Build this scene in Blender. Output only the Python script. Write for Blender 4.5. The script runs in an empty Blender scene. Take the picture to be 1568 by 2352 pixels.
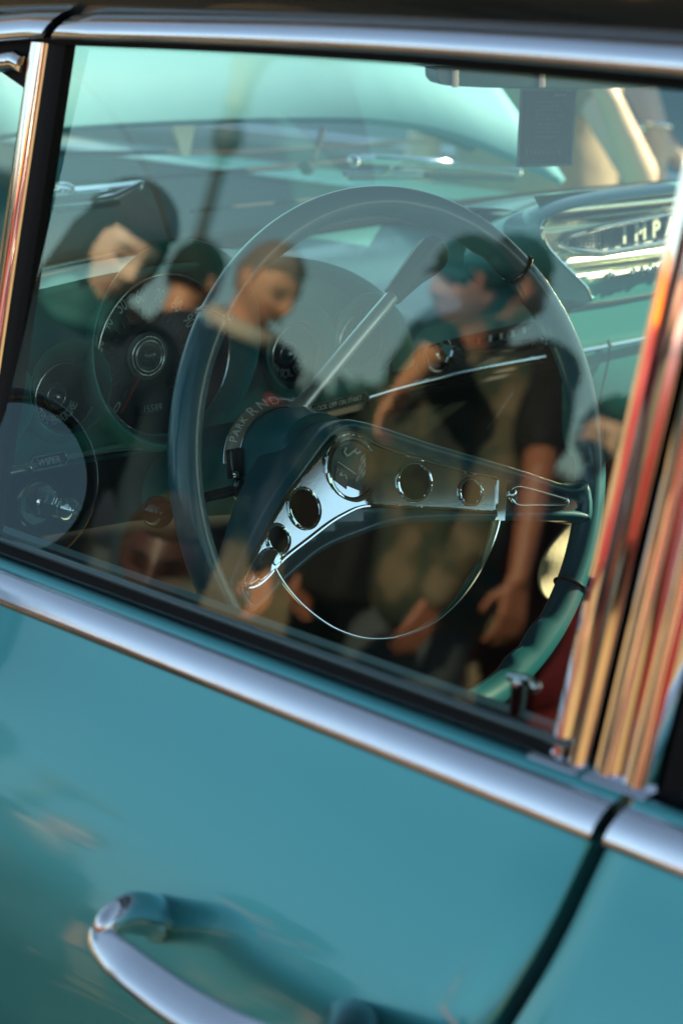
import bpy, bmesh, math, random
import numpy as np
from mathutils import Vector, Matrix, noise
random.seed(7)
rng = np.random.default_rng(7)
S = bpy.context.scene
COL = S.collection
R_ = math.radians

# ------------------------------------------------------------------ camera, sky, sun, exposure
FPX = 5450.0                                   # focal length in px of a 1568 x 2352 picture
CR = np.array([[0.6482669987, 0.1886670326, -0.7376683870],
               [0.7607472203, -0.2009991244, 0.6171410039],
               [-0.0318365380, -0.9612513213, -0.2738290198]])
CC = np.array([1.39223842, -0.84412999, 1.51447553])
cam_d = bpy.data.cameras.new('camera')
cam = bpy.data.objects.new('camera', cam_d); COL.objects.link(cam)
cam_d.sensor_fit = 'VERTICAL'; cam_d.sensor_height = 36.0; cam_d.sensor_width = 24.0
cam_d.lens = FPX / 2352 * 36
cam_d.clip_start = 0.05; cam_d.clip_end = 2000
m = Matrix(((CR[0][0], -CR[0][1], -CR[0][2], CC[0]), (CR[1][0], -CR[1][1], -CR[1][2], CC[1]),
            (CR[2][0], -CR[2][1], -CR[2][2], CC[2]), (0, 0, 0, 1)))
# camera looks down its -Z: third column is minus the viewing direction
m.col[2] = (-CR[0][2], -CR[1][2], -CR[2][2], 0)
cam.matrix_world = m
cam_d.dof.use_dof = True; cam_d.dof.focus_distance = 1.86; cam_d.dof.aperture_fstop = 7.0
S.camera = cam

SUN_AZ, SUN_EL = R_(68), R_(24)                # azimuth from +X (car's rear) towards +Y (passenger side)
sdir = Vector((math.cos(SUN_EL) * math.cos(SUN_AZ), math.cos(SUN_EL) * math.sin(SUN_AZ), math.sin(SUN_EL)))
w = bpy.data.worlds.new('World'); S.world = w; w.use_nodes = True
nt = w.node_tree
sky = nt.nodes.new('ShaderNodeTexSky'); sky.sky_type = 'NISHITA'; sky.sun_disc = False
sky.sun_elevation = SUN_EL; sky.sun_rotation = math.atan2(sdir.x, sdir.y)
sky.air_density = 1.0; sky.dust_density = 0.0; sky.ozone_density = 1.2
bg = nt.nodes['Background']; bg.inputs['Strength'].default_value = 0.05
hs = nt.nodes.new('ShaderNodeHueSaturation'); hs.inputs['Saturation'].default_value = .62      # thin haze: a paler sky
nt.links.new(sky.outputs[0], hs.inputs['Color']); tn = nt.nodes.new('ShaderNodeMix'); tn.data_type = 'RGBA'; tn.blend_type = 'MULTIPLY'; tn.inputs[0].default_value = 1; tn.inputs[7].default_value = (.82, 1.0, 1.06, 1)
nt.links.new(hs.outputs[0], tn.inputs[6]); nt.links.new(tn.outputs[2], bg.inputs[0])
sl = bpy.data.lights.new('sun', 'SUN'); sl.energy = 5.0; sl.angle = R_(0.6); sl.color = (1.0, 0.74, 0.48)
so = bpy.data.objects.new('sun', sl); COL.objects.link(so)
so.rotation_euler = sdir.to_track_quat('Z', 'Y').to_euler()
S.view_settings.view_transform = 'Standard'; S.view_settings.look = 'None'
S.view_settings.exposure = 2.0; S.view_settings.gamma = 1.0; S.view_settings.use_curve_mapping = False
S.render.engine = 'CYCLES'
S.cycles.max_bounces = 10; S.cycles.transparent_max_bounces = 16; S.cycles.caustics_reflective = False
S.cycles.caustics_refractive = False; S.cycles.use_denoising = True

# ------------------------------------------------------------------ measuring on the photograph
def ray(x, y): return CR @ np.array([(x - 784) / FPX, (y - 1176) / FPX, 1.0])
def onx(x, y, X): d = ray(x, y); return CC + d * (X - CC[0]) / d[0]
def ony(x, y, Y): d = ray(x, y); return CC + d * (Y - CC[1]) / d[1]
def onp(x, y, P, N): d = ray(x, y); return CC + d * (((np.asarray(P) - CC) @ N) / (d @ N))
GF = np.array([0, .98792, -.15498])                                       # the window frame's own plane
GN = np.array([0, math.cos(R_(11.5)), -math.sin(R_(11.5))]); G0 = np.array([0, 0, 1.05])      # the door glass: its normal and a point of it
def mirrored(p): p = np.asarray(p, float); return p - 2 * ((p - G0) @ GN) * GN
def outside(x, y, path): return mirrored(CC + ray(x, y) * path)       # where a person seen in the glass really stands
def depth(p): return float((np.asarray(p) - CC) @ CR[:, 2])
def mpp(p): return depth(p) / FPX                                     # metres per picture px at p
def V(p): return Vector((float(p[0]), float(p[1]), float(p[2])))

# ------------------------------------------------------------------ materials
MATS = {}
def mat(name, col, rough=0.5, metal=0.0, coat=0.0, coat_r=0.03, spec=0.5, var=0.0, vscale=8.0, bump=0.0, bscale=200.0, rvar=0.0):
    if name in MATS: return MATS[name]
    M = bpy.data.materials.new(name); M.use_nodes = True; t = M.node_tree
    p = t.nodes['Principled BSDF']
    p.inputs['Base Color'].default_value = (*col, 1); p.inputs['Roughness'].default_value = rough
    p.inputs['Metallic'].default_value = metal; p.inputs['Coat Weight'].default_value = coat
    p.inputs['Coat Roughness'].default_value = coat_r; p.inputs['Specular IOR Level'].default_value = spec
    if var or bump or rvar:
        tc = t.nodes.new('ShaderNodeTexCoord')
        if var or rvar:
            n = t.nodes.new('ShaderNodeTexNoise'); n.inputs['Scale'].default_value = vscale; n.inputs['Detail'].default_value = 6
            t.links.new(tc.outputs['Object'], n.inputs['Vector'])
        if var:
            mx = t.nodes.new('ShaderNodeMix'); mx.data_type = 'RGBA'
            mx.inputs[6].default_value = (*[max(0, c * (1 - var)) for c in col], 1)
            mx.inputs[7].default_value = (*[min(1, c * (1 + var)) for c in col], 1)
            t.links.new(n.outputs['Fac'], mx.inputs[0]); t.links.new(mx.outputs[2], p.inputs['Base Color'])
        if rvar:
            mr = t.nodes.new('ShaderNodeMapRange'); mr.inputs[1].default_value = .3; mr.inputs[2].default_value = .7
            mr.inputs[3].default_value = max(0, rough - rvar); mr.inputs[4].default_value = rough + rvar
            t.links.new(n.outputs['Fac'], mr.inputs[0]); t.links.new(mr.outputs[0], p.inputs['Roughness'])
        if bump:
            n2 = t.nodes.new('ShaderNodeTexNoise'); n2.inputs['Scale'].default_value = bscale; n2.inputs['Detail'].default_value = 4
            t.links.new(tc.outputs['Object'], n2.inputs['Vector'])
            b = t.nodes.new('ShaderNodeBump'); b.inputs['Strength'].default_value = bump; b.inputs['Distance'].default_value = .002
            t.links.new(n2.outputs['Fac'], b.inputs['Height']); t.links.new(b.outputs[0], p.inputs['Normal'])
    MATS[name] = M; return M

def glass(name, tint, strength=1.0):
    """A clear pane: mirror share by Fresnel (two faces), the rest passes straight through."""
    M = bpy.data.materials.new(name); M.use_nodes = True; t = M.node_tree; t.nodes.clear()
    o = t.nodes.new('ShaderNodeOutputMaterial'); mix = t.nodes.new('ShaderNodeMixShader')
    tr = t.nodes.new('ShaderNodeBsdfTransparent'); tr.inputs[0].default_value = (*tint, 1)
    gl = t.nodes.new('ShaderNodeBsdfGlossy'); gl.inputs['Roughness'].default_value = 0.0; gl.inputs['Color'].default_value = (.84, 1.0, .98, 1)      # tinted glass: the second face answers through the tint
    lw = t.nodes.new('ShaderNodeLayerWeight'); lw.inputs['Blend'].default_value = .5   # facing = 1 - cos
    pw = t.nodes.new('ShaderNodeMath'); pw.operation = 'POWER'; pw.inputs[1].default_value = 4.0
    ma = t.nodes.new('ShaderNodeMath'); ma.operation = 'MULTIPLY_ADD'
    ma.inputs[1].default_value = .9; ma.inputs[2].default_value = .088 * strength
    t.links.new(lw.outputs['Facing'], pw.inputs[0]); t.links.new(pw.outputs[0], ma.inputs[0])
    t.links.new(ma.outputs[0], mix.inputs[0]); t.links.new(tr.outputs[0], mix.inputs[1]); t.links.new(gl.outputs[0], mix.inputs[2])
    # dust and dried water marks on the outside
    tc = t.nodes.new('ShaderNodeTexCoord'); n1 = t.nodes.new('ShaderNodeTexNoise'); n1.inputs['Scale'].default_value = 9; n1.inputs['Detail'].default_value = 8; n1.inputs['Roughness'].default_value = .65
    n2 = t.nodes.new('ShaderNodeTexNoise'); n2.inputs['Scale'].default_value = 420; n2.inputs['Detail'].default_value = 2
    m1 = t.nodes.new('ShaderNodeMapRange'); m1.inputs[1].default_value = .45; m1.inputs[2].default_value = .85; m1.inputs[3].default_value = .002; m1.inputs[4].default_value = .035
    m2 = t.nodes.new('ShaderNodeMapRange'); m2.inputs[1].default_value = .70; m2.inputs[2].default_value = .80; m2.inputs[3].default_value = 0; m2.inputs[4].default_value = .10
    ad = t.nodes.new('ShaderNodeMath'); df = t.nodes.new('ShaderNodeBsdfDiffuse'); df.inputs[0].default_value = (.5, .5, .46, 1); mx2 = t.nodes.new('ShaderNodeMixShader')
    for n_ in (n1, n2): t.links.new(tc.outputs['Object'], n_.inputs['Vector'])
    t.links.new(n1.outputs['Fac'], m1.inputs[0]); t.links.new(n2.outputs['Fac'], m2.inputs[0]); t.links.new(m1.outputs[0], ad.inputs[0]); t.links.new(m2.outputs[0], ad.inputs[1])
    t.links.new(ad.outputs[0], mx2.inputs[0]); t.links.new(mix.outputs[0], mx2.inputs[1]); t.links.new(df.outputs[0], mx2.inputs[2])
    t.links.new(mx2.outputs[0], o.inputs[0]); MATS[name] = M; return M
def clear(name, tint):
    M = bpy.data.materials.new(name); M.use_nodes = True; t = M.node_tree; t.nodes.clear()
    o = t.nodes.new('ShaderNodeOutputMaterial'); tr = t.nodes.new('ShaderNodeBsdfTransparent'); tr.inputs[0].default_value = (*tint, 1)
    t.links.new(tr.outputs[0], o.inputs[0]); MATS[name] = M; return M

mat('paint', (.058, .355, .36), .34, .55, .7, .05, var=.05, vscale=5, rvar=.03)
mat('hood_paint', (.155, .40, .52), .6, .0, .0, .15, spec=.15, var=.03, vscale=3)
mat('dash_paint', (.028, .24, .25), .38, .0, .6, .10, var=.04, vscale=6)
mat('dash_top_lit', (.10, .40, .41), .42, .0, .5, .12, var=.03, vscale=6)  # paler copy of the dash paint: skylight on the tops put into the colour
mat('pod_paint', (.04, .30, .27), .40, .0, .6, .12)
mat('wheel_plastic', (.014, .115, .15), .38, .0, .7, .12, var=.10, vscale=14, rvar=.06)
mat('column_paint', (.010, .14, .155), .40, .0, .4, .15, var=.1)
mat('chrome', (.78, .78, .80), .045, 1.0, rvar=.02, vscale=30)
mat('chrome_soft', (.70, .70, .74), .17, 1.0, rvar=.06, vscale=12, bump=.25, bscale=16)
mat('lever_metal', (.88, .89, .90), .42, 1.0)
mat('sun_patch_cream', (.62, .50, .37), .9, var=.08, vscale=30, bump=.3)
mat('chrome_worn', (.70, .71, .70), .06, 1.0, var=.05, vscale=60, bump=.012, bscale=900)
mat('anodised', (.80, .80, .66), .28, 1.0)
mat('anodised_dark', (.42, .46, .36), .32, 1.0)
mat('rubber', (.008, .009, .010), .7, spec=.15)
mat('bead', (.012, .05, .055), .22, coat=.8)
mat('hole_shade', (.003, .003, .003), 1.0, spec=0)
mat('black_gloss', (.008, .008, .009), .18, coat=.4)
mat('black_satin', (.010, .010, .011), .45)
mat('gauge_black', (.008, .009, .009), .42)
mat('gauge_grey', (.09, .12, .11), .35, .3)
mat('print', (.80, .82, .72), .5)
mat('print_dim', (.62, .72, .64), .5)
mat('needle_red', (.55, .05, .02), .5)
mat('plate_navy', (.010, .035, .05), .35, coat=.5)
mat('band_tan', (.32, .26, .17), .35, coat=.6)
mat('grille_dark', (.012, .018, .018), .6)
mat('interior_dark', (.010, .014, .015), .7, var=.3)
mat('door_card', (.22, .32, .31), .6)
mat('seat_cloth', (.30, .42, .40), .75, var=.25, bump=.3)
mat('headliner', (.075, .085, .06), .8)
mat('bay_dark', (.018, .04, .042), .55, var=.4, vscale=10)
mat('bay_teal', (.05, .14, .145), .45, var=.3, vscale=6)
mat('roof_dark', (.006, .012, .014), .25, coat=.6)
mat('bezel', (.02, .025, .027), .2, coat=.8)
mat('mirror_silver', (.56, .62, .62), .03, 1.0)
mat('card_dark', (.022, .062, .085), .4)
mat('card_light', (.26, .36, .38), .5)
mat('badge_glass', (.035, .085, .08), .6, coat=.06, var=.5, vscale=60)
mat('badge_dark', (.010, .025, .026), .3)
mat('badge_light', (.16, .24, .22), .3)
mat('badge_red', (.06, .012, .014), .3)
mat('tail_red', (.4, .01, .01), .3)
mat('tyre', (.012, .012, .012), .7)
glass('door_glass', (.86, .95, .92), 1.0)
glass('other_glass', (.86, .95, .92), .8)
clear('pane_inner', (.98, 1.0, .99))

# ------------------------------------------------------------------ mesh building
class MB:
    def __init__(s): s.v = []; s.f = []; s.m = []; s.cur = 0; s.names = []
    def use(s, name):
        if name not in s.names: s.names.append(name)
        s.cur = s.names.index(name); return s
    def add(s, verts, faces):
        o = len(s.v); s.v += [tuple(map(float, p)) for p in verts]
        s.f += [tuple(i + o for i in f) for f in faces]; s.m += [s.cur] * len(faces); return s
    def grid(s, rows, close_u=False, close_v=False):
        n, k = len(rows), len(rows[0]); fs = []
        for i in range(n if close_u else n - 1):
            for j in range(k if close_v else k - 1):
                a, b = i, (i + 1) % n; c, d = j, (j + 1) % k
                fs.append((a * k + c, b * k + c, b * k + d, a * k + d))
        return s.add([p for r in rows for p in r], fs)
    def loft(s, rows, cap=True):
        k = len(rows[0]); o = len(s.v); s.grid(rows, close_v=True)
        if cap: s.f += [tuple(o + j for j in range(k))[::-1], tuple(o + (len(rows) - 1) * k + j for j in range(k))]; s.m += [s.cur] * 2
        return s
    def box(s, c, sz, rot=None):
        c = np.asarray(c, float); h = np.asarray(sz, float) / 2; M = np.eye(3) if rot is None else np.asarray(rot)
        vs = [c + M @ (h * np.array((a, b, d))) for a in (-1, 1) for b in (-1, 1) for d in (-1, 1)]
        return s.add(vs, [(0, 1, 3, 2), (4, 6, 7, 5), (0, 4, 5, 1), (2, 3, 7, 6), (0, 2, 6, 4), (1, 5, 7, 3)])
    def tube(s, pts, rad, seg=16, closed=False, up=None, flat=1.0, cap=True):
        P = [np.asarray(p, float) for p in pts]; n = len(P)
        rad = [rad] * n if np.isscalar(rad) else list(rad); rows = []; u = None
        for i in range(n):
            if closed: t = P[(i + 1) % n] - P[i - 1]
            else: t = P[min(i + 1, n - 1)] - P[max(i - 1, 0)]
            t = t / (np.linalg.norm(t) + 1e-12)
            if up is not None: u = np.asarray(up, float)
            elif u is None: u = np.array([0, 0, 1.]) if abs(t[2]) < .9 else np.array([1., 0, 0])
            u = u - t * (u @ t); u /= np.linalg.norm(u) + 1e-12; b = np.cross(t, u)
            rows.append([P[i] + rad[i] * (math.cos(a) * u + flat * math.sin(a) * b) for a in np.linspace(0, 2 * math.pi, seg, endpoint=False)])
        if closed: return s.grid(rows, close_u=True, close_v=True)
        return s.loft(rows, cap)
    def capsule(s, a, b, ra, rb, seg=14):
        a, b = np.asarray(a, float), np.asarray(b, float); d = b - a; L = np.linalg.norm(d) + 1e-9; d /= L
        pts = []; rr = []
        for k in range(5):
            th = math.pi / 2 * (1 - k / 4.0); pts.append(a - d * ra * math.sin(th) * .999); rr.append(max(1e-4, ra * math.cos(th)))
        for k in range(5):
            th = math.pi / 2 * k / 4.0; pts.append(b + d * rb * math.sin(th) * .999); rr.append(max(1e-4, rb * math.cos(th)))
        return s.tube(pts, rr, seg)
    def ball(s, c, r, seg=16, ring=10, rot=None):
        r = np.array([r] * 3) if np.isscalar(r) else np.asarray(r, float); M = np.eye(3) if rot is None else np.asarray(rot)
        rows = []
        for i in range(ring + 1):
            th = math.pi * (i + 1e-3) / (ring + 2e-3)
            rows.append([np.asarray(c) + M @ (r * np.array((math.sin(th) * math.cos(a), math.sin(th) * math.sin(a), math.cos(th)))) for a in np.linspace(0, 2 * math.pi, seg, endpoint=False)])
        return s.loft(rows)
    def disc(s, c, n, r, seg=40, up=(0, 0, 1), r0=0.0, th=0.0):
        """flat disc or ring round c facing n, th thick backwards"""
        n = np.asarray(n, float) / np.linalg.norm(n); u = np.asarray(up, float); u = u - n * (u @ n); u /= np.linalg.norm(u); b = np.cross(u, n)
        A = np.linspace(0, 2 * math.pi, seg, endpoint=False); c = np.asarray(c, float)
        ci = lambda rr, h: [c + n * h + rr * (math.cos(a) * u + math.sin(a) * b) for a in A]
        if r0 > 0:
            rows = [ci(r0, -th), ci(r0, 0), ci(r, 0), ci(r, -th)] if th else [ci(r0, 0), ci(r, 0)]
            return s.grid(rows, close_v=True)
        if th: return s.loft([ci(r, -th), ci(r, 0)])
        return s.add(ci(r, 0), [tuple(range(seg))])
    def ring(s, c, n, r, tr, seg=48, up=(0, 0, 1)):
        n = np.asarray(n, float) / np.linalg.norm(n); u = np.asarray(up, float); u = u - n * (u @ n); u /= np.linalg.norm(u); b = np.cross(u, n)
        return s.tube([np.asarray(c) + r * (math.cos(a) * u + math.sin(a) * b) for a in np.linspace(0, 2 * math.pi, seg, endpoint=False)], tr, 10, closed=True, up=n)
    def prism(s, outline, off):
        """closed polygon (3D points) and its copy moved by off, joined"""
        o = [np.asarray(p, float) for p in outline]; return s.loft([[p + np.asarray(off) for p in o], o])
    def extr(s, prof, x0, x1, shift=None):
        """profile of (y, z) swept along X; x0 / x1 numbers or functions of the profile point"""
        fx = lambda x, q: x(q) if callable(x) else x
        return s.loft([[(fx(x0, q), q[0], q[1]) for q in prof], [(fx(x1, q), q[0], q[1]) for q in prof]])

ROOT = {}
def tag(o, label=None, cat=None, group=None, kind=None):
    for k, v in (('label', label), ('category', cat), ('group', group), ('kind', kind)):
        if v: o[k] = v
    return o
def thing(name, label, cat, loc=(0, 0, 0), group=None):
    o = bpy.data.objects.new(name, None); COL.objects.link(o); o.location = loc; o.empty_display_size = .1
    ROOT[o.name] = Vector(loc); return tag(o, label, cat, group)
def build(name, b, parent=None, mats=None, smooth=True, angle=35, bevel=0.0, bseg=2, subsurf=0, solid=0.0):
    me = bpy.data.meshes.new(name); me.from_pydata(b.v, [], b.f)
    for n in (mats or b.names): me.materials.append(MATS[n] if isinstance(n, str) else n)
    me.polygons.foreach_set('material_index', b.m)
    bm = bmesh.new(); bm.from_mesh(me); bmesh.ops.remove_doubles(bm, verts=bm.verts, dist=1e-6)
    bmesh.ops.recalc_face_normals(bm, faces=bm.faces); bm.to_mesh(me); bm.free()
    o = bpy.data.objects.new(name, me); COL.objects.link(o)
    if parent is not None:
        o.parent = parent
        if parent.type == 'EMPTY': o.location = -Vector(parent.location)
    if solid: md = o.modifiers.new('solid', 'SOLIDIFY'); md.thickness = solid; md.offset = 0
    if bevel:
        md = o.modifiers.new('bevel', 'BEVEL'); md.width = bevel; md.segments = bseg; md.limit_method = 'ANGLE'; md.angle_limit = R_(40); md.harden_normals = False
    if subsurf: md = o.modifiers.new('sub', 'SUBSURF'); md.levels = md.render_levels = subsurf
    if smooth:
        me.polygons.foreach_set('use_smooth', [True] * len(me.polygons))
        me.set_sharp_from_angle(angle=R_(angle))
    return o
def one(name, m_, fn, parent=None, **k):
    b = MB().use(m_); fn(b); return build(name, b, parent, **k)

from mathutils.geometry import delaunay_2d_cdt
def fill2d(poly, step):
    """points and triangles covering a closed 2D outline"""
    P = [Vector((float(p[0]), float(p[1]))) for p in poly]; n = len(P)
    xs = [p.x for p in P]; ys = [p.y for p in P]; pts = list(P)
    def inside(x, y):
        c = False; j = n - 1
        for i in range(n):
            if (P[i].y > y) != (P[j].y > y) and x < (P[j].x - P[i].x) * (y - P[i].y) / (P[j].y - P[i].y) + P[i].x: c = not c
            j = i
        return c
    for x in np.arange(min(xs) + step * .5, max(xs), step):
        for y in np.arange(min(ys) + step * .5, max(ys), step):
            if inside(x, y) and min((p.x - x) ** 2 + (p.y - y) ** 2 for p in P) > (step * .5) ** 2: pts.append(Vector((x, y)))
    r = delaunay_2d_cdt(pts, [(i, (i + 1) % n) for i in range(n)], [], 1, 1e-4)
    return [tuple(v) for v in r[0]], [tuple(f) for f in r[2]]
_txt = {}
def text2d(s, bold=0.0, font_x=1.0):
    key = (s, bold)
    if key not in _txt:
        cu = bpy.data.curves.new('t', 'FONT'); cu.body = s; cu.size = 1.0; cu.align_x = 'CENTER'; cu.align_y = 'CENTER'; cu.offset = bold; cu.resolution_u = 3
        ob = bpy.data.objects.new('t', cu); COL.objects.link(ob)
        me = bpy.data.meshes.new_from_object(ob.evaluated_get(bpy.context.evaluated_depsgraph_get()))
        _txt[key] = ([tuple(v.co) for v in me.vertices], [tuple(p.vertices) for p in me.polygons])
        bpy.data.objects.remove(ob); bpy.data.curves.remove(cu); bpy.data.meshes.remove(me)
    return _txt[key]
def put_text(b, s, c, right, up, size, bold=0.0, narrow=1.0):
    vs, fs = text2d(s, bold); c, r, u = (np.asarray(k, float) for k in (c, right, up))
    b.add([c + r * v[0] * size * narrow + u * v[1] * size for v in vs], fs)
def arc_text(b, s, c, right, up, rad, a0, a1, size, inward=False, bold=0.0, narrow=1.0):
    """letters round c from angle a0 to a1 (degrees); inward: letter tops point at the centre"""
    r, u = np.asarray(right, float), np.asarray(up, float)
    for i, ch in enumerate(s):
        if ch == ' ': continue
        a = R_(a0 + (a1 - a0) * i / max(1, len(s) - 1)); d = math.cos(a) * r + math.sin(a) * u
        t = math.sin(a) * r - math.cos(a) * u
        if inward: put_text(b, ch, np.asarray(c) + d * rad, -t, -d, size, bold, narrow)
        else: put_text(b, ch, np.asarray(c) + d * rad, t, d, size, bold, narrow)

# ------------------------------------------------------------------ ground
def ground_material():
    M = bpy.data.materials.new('dry_ground'); M.use_nodes = True; t = M.node_tree; p = t.nodes['Principled BSDF']
    tc = t.nodes.new('ShaderNodeTexCoord')
    n = t.nodes.new('ShaderNodeTexNoise'); n.inputs['Scale'].default_value = .5; n.inputs['Detail'].default_value = 10; n.inputs['Roughness'].default_value = .7
    r = t.nodes.new('ShaderNodeValToRGB'); e = r.color_ramp.elements
    e[0].position = .32; e[0].color = (.21, .15, .06, 1); e[1].position = .68; e[1].color = (.40, .29, .13, 1)
    n2 = t.nodes.new('ShaderNodeTexNoise'); n2.inputs['Scale'].default_value = 40; n2.inputs['Detail'].default_value = 5
    b = t.nodes.new('ShaderNodeBump'); b.inputs['Strength'].default_value = .5; b.inputs['Distance'].default_value = .02
    t.links.new(tc.outputs['Object'], n.inputs['Vector']); t.links.new(tc.outputs['Object'], n2.inputs['Vector'])
    t.links.new(n.outputs['Fac'], r.inputs[0]); t.links.new(r.outputs[0], p.inputs['Base Color'])
    t.links.new(n2.outputs['Fac'], b.inputs['Height']); t.links.new(b.outputs[0], p.inputs['Normal']); p.inputs['Roughness'].default_value = .9
    MATS['dry_ground'] = M
ground_material()
g = MB().use('dry_ground'); g.add([(-600, -600, 0), (600, -600, 0), (600, 600, 0), (-600, 600, 0)], [(0, 1, 2, 3)])
tag(build('ground', g), kind='structure')

# ------------------------------------------------------------------ the car: body, door, trim
HALF = 0.74                                     # the car's middle line, measured in from the driver's glass
car = thing('vintage_sedan', 'polished teal vintage sedan with raised turquoise hood, seen through its chrome framed driver window', 'car', (0.3, HALF, 0))
RK = np.array([.0511, .0528, .3369])            # lean of the window posts, sill to header
def gp(x, h, out=0.0): return np.array([x, 0, 1.05]) + RK * h - GF * out
def bar(b, prof, h0, h1, x=0.0):                # a post with section (dx, out) following that lean
    b.loft([[gp(x + dx, h, o) for dx, o in prof] for h in np.linspace(h0, h1, 6)])

PROF = [(-.0345, 1.019), (-.038, 1.012), (-.048, .995), (-.0595, .975), (-.0735, .95), (-.0882, .922), (-.1055, .885), (-.1205, .845), (-.134, .79),
        (-.142, .72), (-.144, .64), (-.142, .56), (-.134, .46), (-.11, .34), (-.085, .30)]
def prof_y(z): 
    zs = [p[1] for p in PROF][::-1]; ys = [p[0] for p in PROF][::-1]; return float(np.interp(z, zs, ys))
CUTZ = [.30, .45, .60, .75, .85, .90, .927, .945, .964, .981, 1.007, 1.026, 1.041, 1.06]; CUTX = [.43, .435, .465, .52, .566, .588, .598, .604, .6095, .6128, .616, .6195, .624, .631]
def cutx(z): return float(np.interp(z, CUTZ, CUTX))
def skin(b, x0, x1, n=24, flip=False, zs=None):
    """outer skin between two edges given as functions of z, on the driver's or the far side"""
    zs = zs if zs is not None else np.linspace(1.019, .30, 60)
    rows = []
    for z in zs:
        y = prof_y(z); y = 2 * HALF - y if flip else y
        rows.append([(x0(z) + (x1(z) - x0(z)) * k / n, y, z) for k in range(n + 1)])
    # turned-in edges give the panel its thickness
    for row in (rows,):
        pass
    full = []
    for row in rows:
        s_ = -1 if flip else 1
        a, c = row[0], row[-1]
        full.append([(a[0] + .002, a[1] + .03 * s_, a[2]), (a[0] + .0012, a[1] + .003 * s_, a[2])] + [(a[0] + .004, a[1], a[2])] + row[1:-1] + [(c[0] - .004, c[1], c[2]), (c[0] - .0012, c[1] + .003 * s_, c[2]), (c[0] - .002, c[1] + .03 * s_, c[2])])
    b.grid(full)
FRONT = -.62
door = one('front_door', 'paint', lambda b: skin(b, lambda z: FRONT, lambda z: cutx(z) - .0045), car, angle=50)
rear = one('rear_door', 'paint', lambda b: skin(b, lambda z: cutx(z) + .0045, lambda z: 1.42), car, angle=50)
# dark inner door shell behind the shut line
one('door_jamb', 'black_satin', lambda b: b.grid([[(x, prof_y(z) + .032, z) for x in (-.6, 1.42)] for z in np.linspace(1.015, .31, 30)]), car)
BELT = [(-.0205, 1.0325), (-.0205, 1.0365), (-.0225, 1.0372), (-.0262, 1.0353), (-.0300, 1.0318), (-.0330, 1.0275), (-.0350, 1.0230), (-.0362, 1.0195), (-.0352, 1.0175), (-.031, 1.0170), (-.026, 1.0240)]
LIP = [(-.0105, 1.030), (-.0108, 1.0385), (-.0122, 1.0402), (-.0145, 1.0408), (-.0180, 1.0398), (-.0203, 1.0375), (-.0207, 1.0358), (-.0207, 1.029)]
GASK = [(.006, 1.047), (.004, 1.0505), (-.0058, 1.0505), (-.0075, 1.047), (-.0080, 1.036), (-.0108, 1.034), (-.0108, 1.028), (.006, 1.028)]
ends = lambda q: cutx(q[1]) - .0045
starts = lambda q: cutx(q[1]) + .0045
one('belt_moulding', 'chrome_soft', lambda b: b.extr(BELT, FRONT, ends), door, angle=60)
one('window_sill', 'paint', lambda b: b.extr(LIP, FRONT, ends), door, angle=60)
one('glass_seal', 'rubber', lambda b: b.extr(GASK, FRONT, .575), door, angle=60)
one('seal_bead', 'bead', lambda b: b.tube([(x, -.0066, 1.0502) for x in np.linspace(FRONT, .572, 6)], .0026, 12), door)
one('belt_moulding', 'chrome_soft', lambda b: b.extr(BELT, starts, 1.42), rear, angle=60)
one('window_sill', 'paint', lambda b: b.extr(LIP, starts, 1.42), rear, angle=60)
one('glass_seal', 'rubber', lambda b: b.extr(GASK, .70, 1.42), rear, angle=60)
def tip(b):      # the short pointed end of the fender spear lying on the moulding
    rows = []
    for x, s_ in ((-.62, 1), (-.05, 1.0), (.0, .95), (.02, .75), (.027, .3), (.0285, .05)):
        rows.append([(x, -.0335 + .0045 * s_ * math.cos(a) - .0018, 1.0255 + .0085 * s_ * math.sin(a)) for a in np.linspace(0, 2 * math.pi, 14, endpoint=False)])
    b.loft(rows)
one('spear_tip', 'chrome', tip, door)
# door handle: a pull bar held out from the skin
def sm3(P, k=7):
    P = [np.asarray(p, float) for p in P]; out = []
    for i in range(len(P) - 1):
        p0, p1, p2, p3 = P[max(i - 1, 0)], P[i], P[i + 1], P[min(i + 2, len(P) - 1)]
        for j in range(k):
            t = j / k; out.append(.5 * ((2 * p1) + (-p0 + p2) * t + (2 * p0 - 5 * p1 + 4 * p2 - p3) * t * t + (-p0 + 3 * p1 - 3 * p2 + p3) * t ** 3))
    return out + [P[-1]]
def handle(b):
    path = sm3([ony(x, y, Y) for x, y, Y in ((226, 2136, -.154), (240, 2165, -.160), (285, 2210, -.166), (352, 2262, -.169), (440, 2322, -.171), (560, 2384, -.171), (700, 2425, -.170), (790, 2415, -.160), (830, 2385, -.135))], 6)
    wd = np.interp(np.linspace(0, 8, len(path)), range(9), [.0065, .0095, .0112, .0118, .0122, .0122, .0120, .0110, .0100]); rows = []
    for i, p in enumerate(path):
        t = path[min(i + 1, len(path) - 1)] - path[max(i - 1, 0)]; t /= np.linalg.norm(t); f = np.array((0, -.62, .78)); f = f - t * (f @ t); f /= np.linalg.norm(f); u = np.cross(t, f)
        rows.append([p + u * a * wd[i] + f * c for a, c in ((-1, -.0035), (-1, 0), (-.93, .0020), (-.8, .0030), (-.4, .0039), (0, .0042), (.4, .0039), (.8, .0030), (.93, .0020), (1, 0), (1, -.0035), (.7, -.0055), (-.7, -.0055))])
    b.loft(rows)
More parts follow.
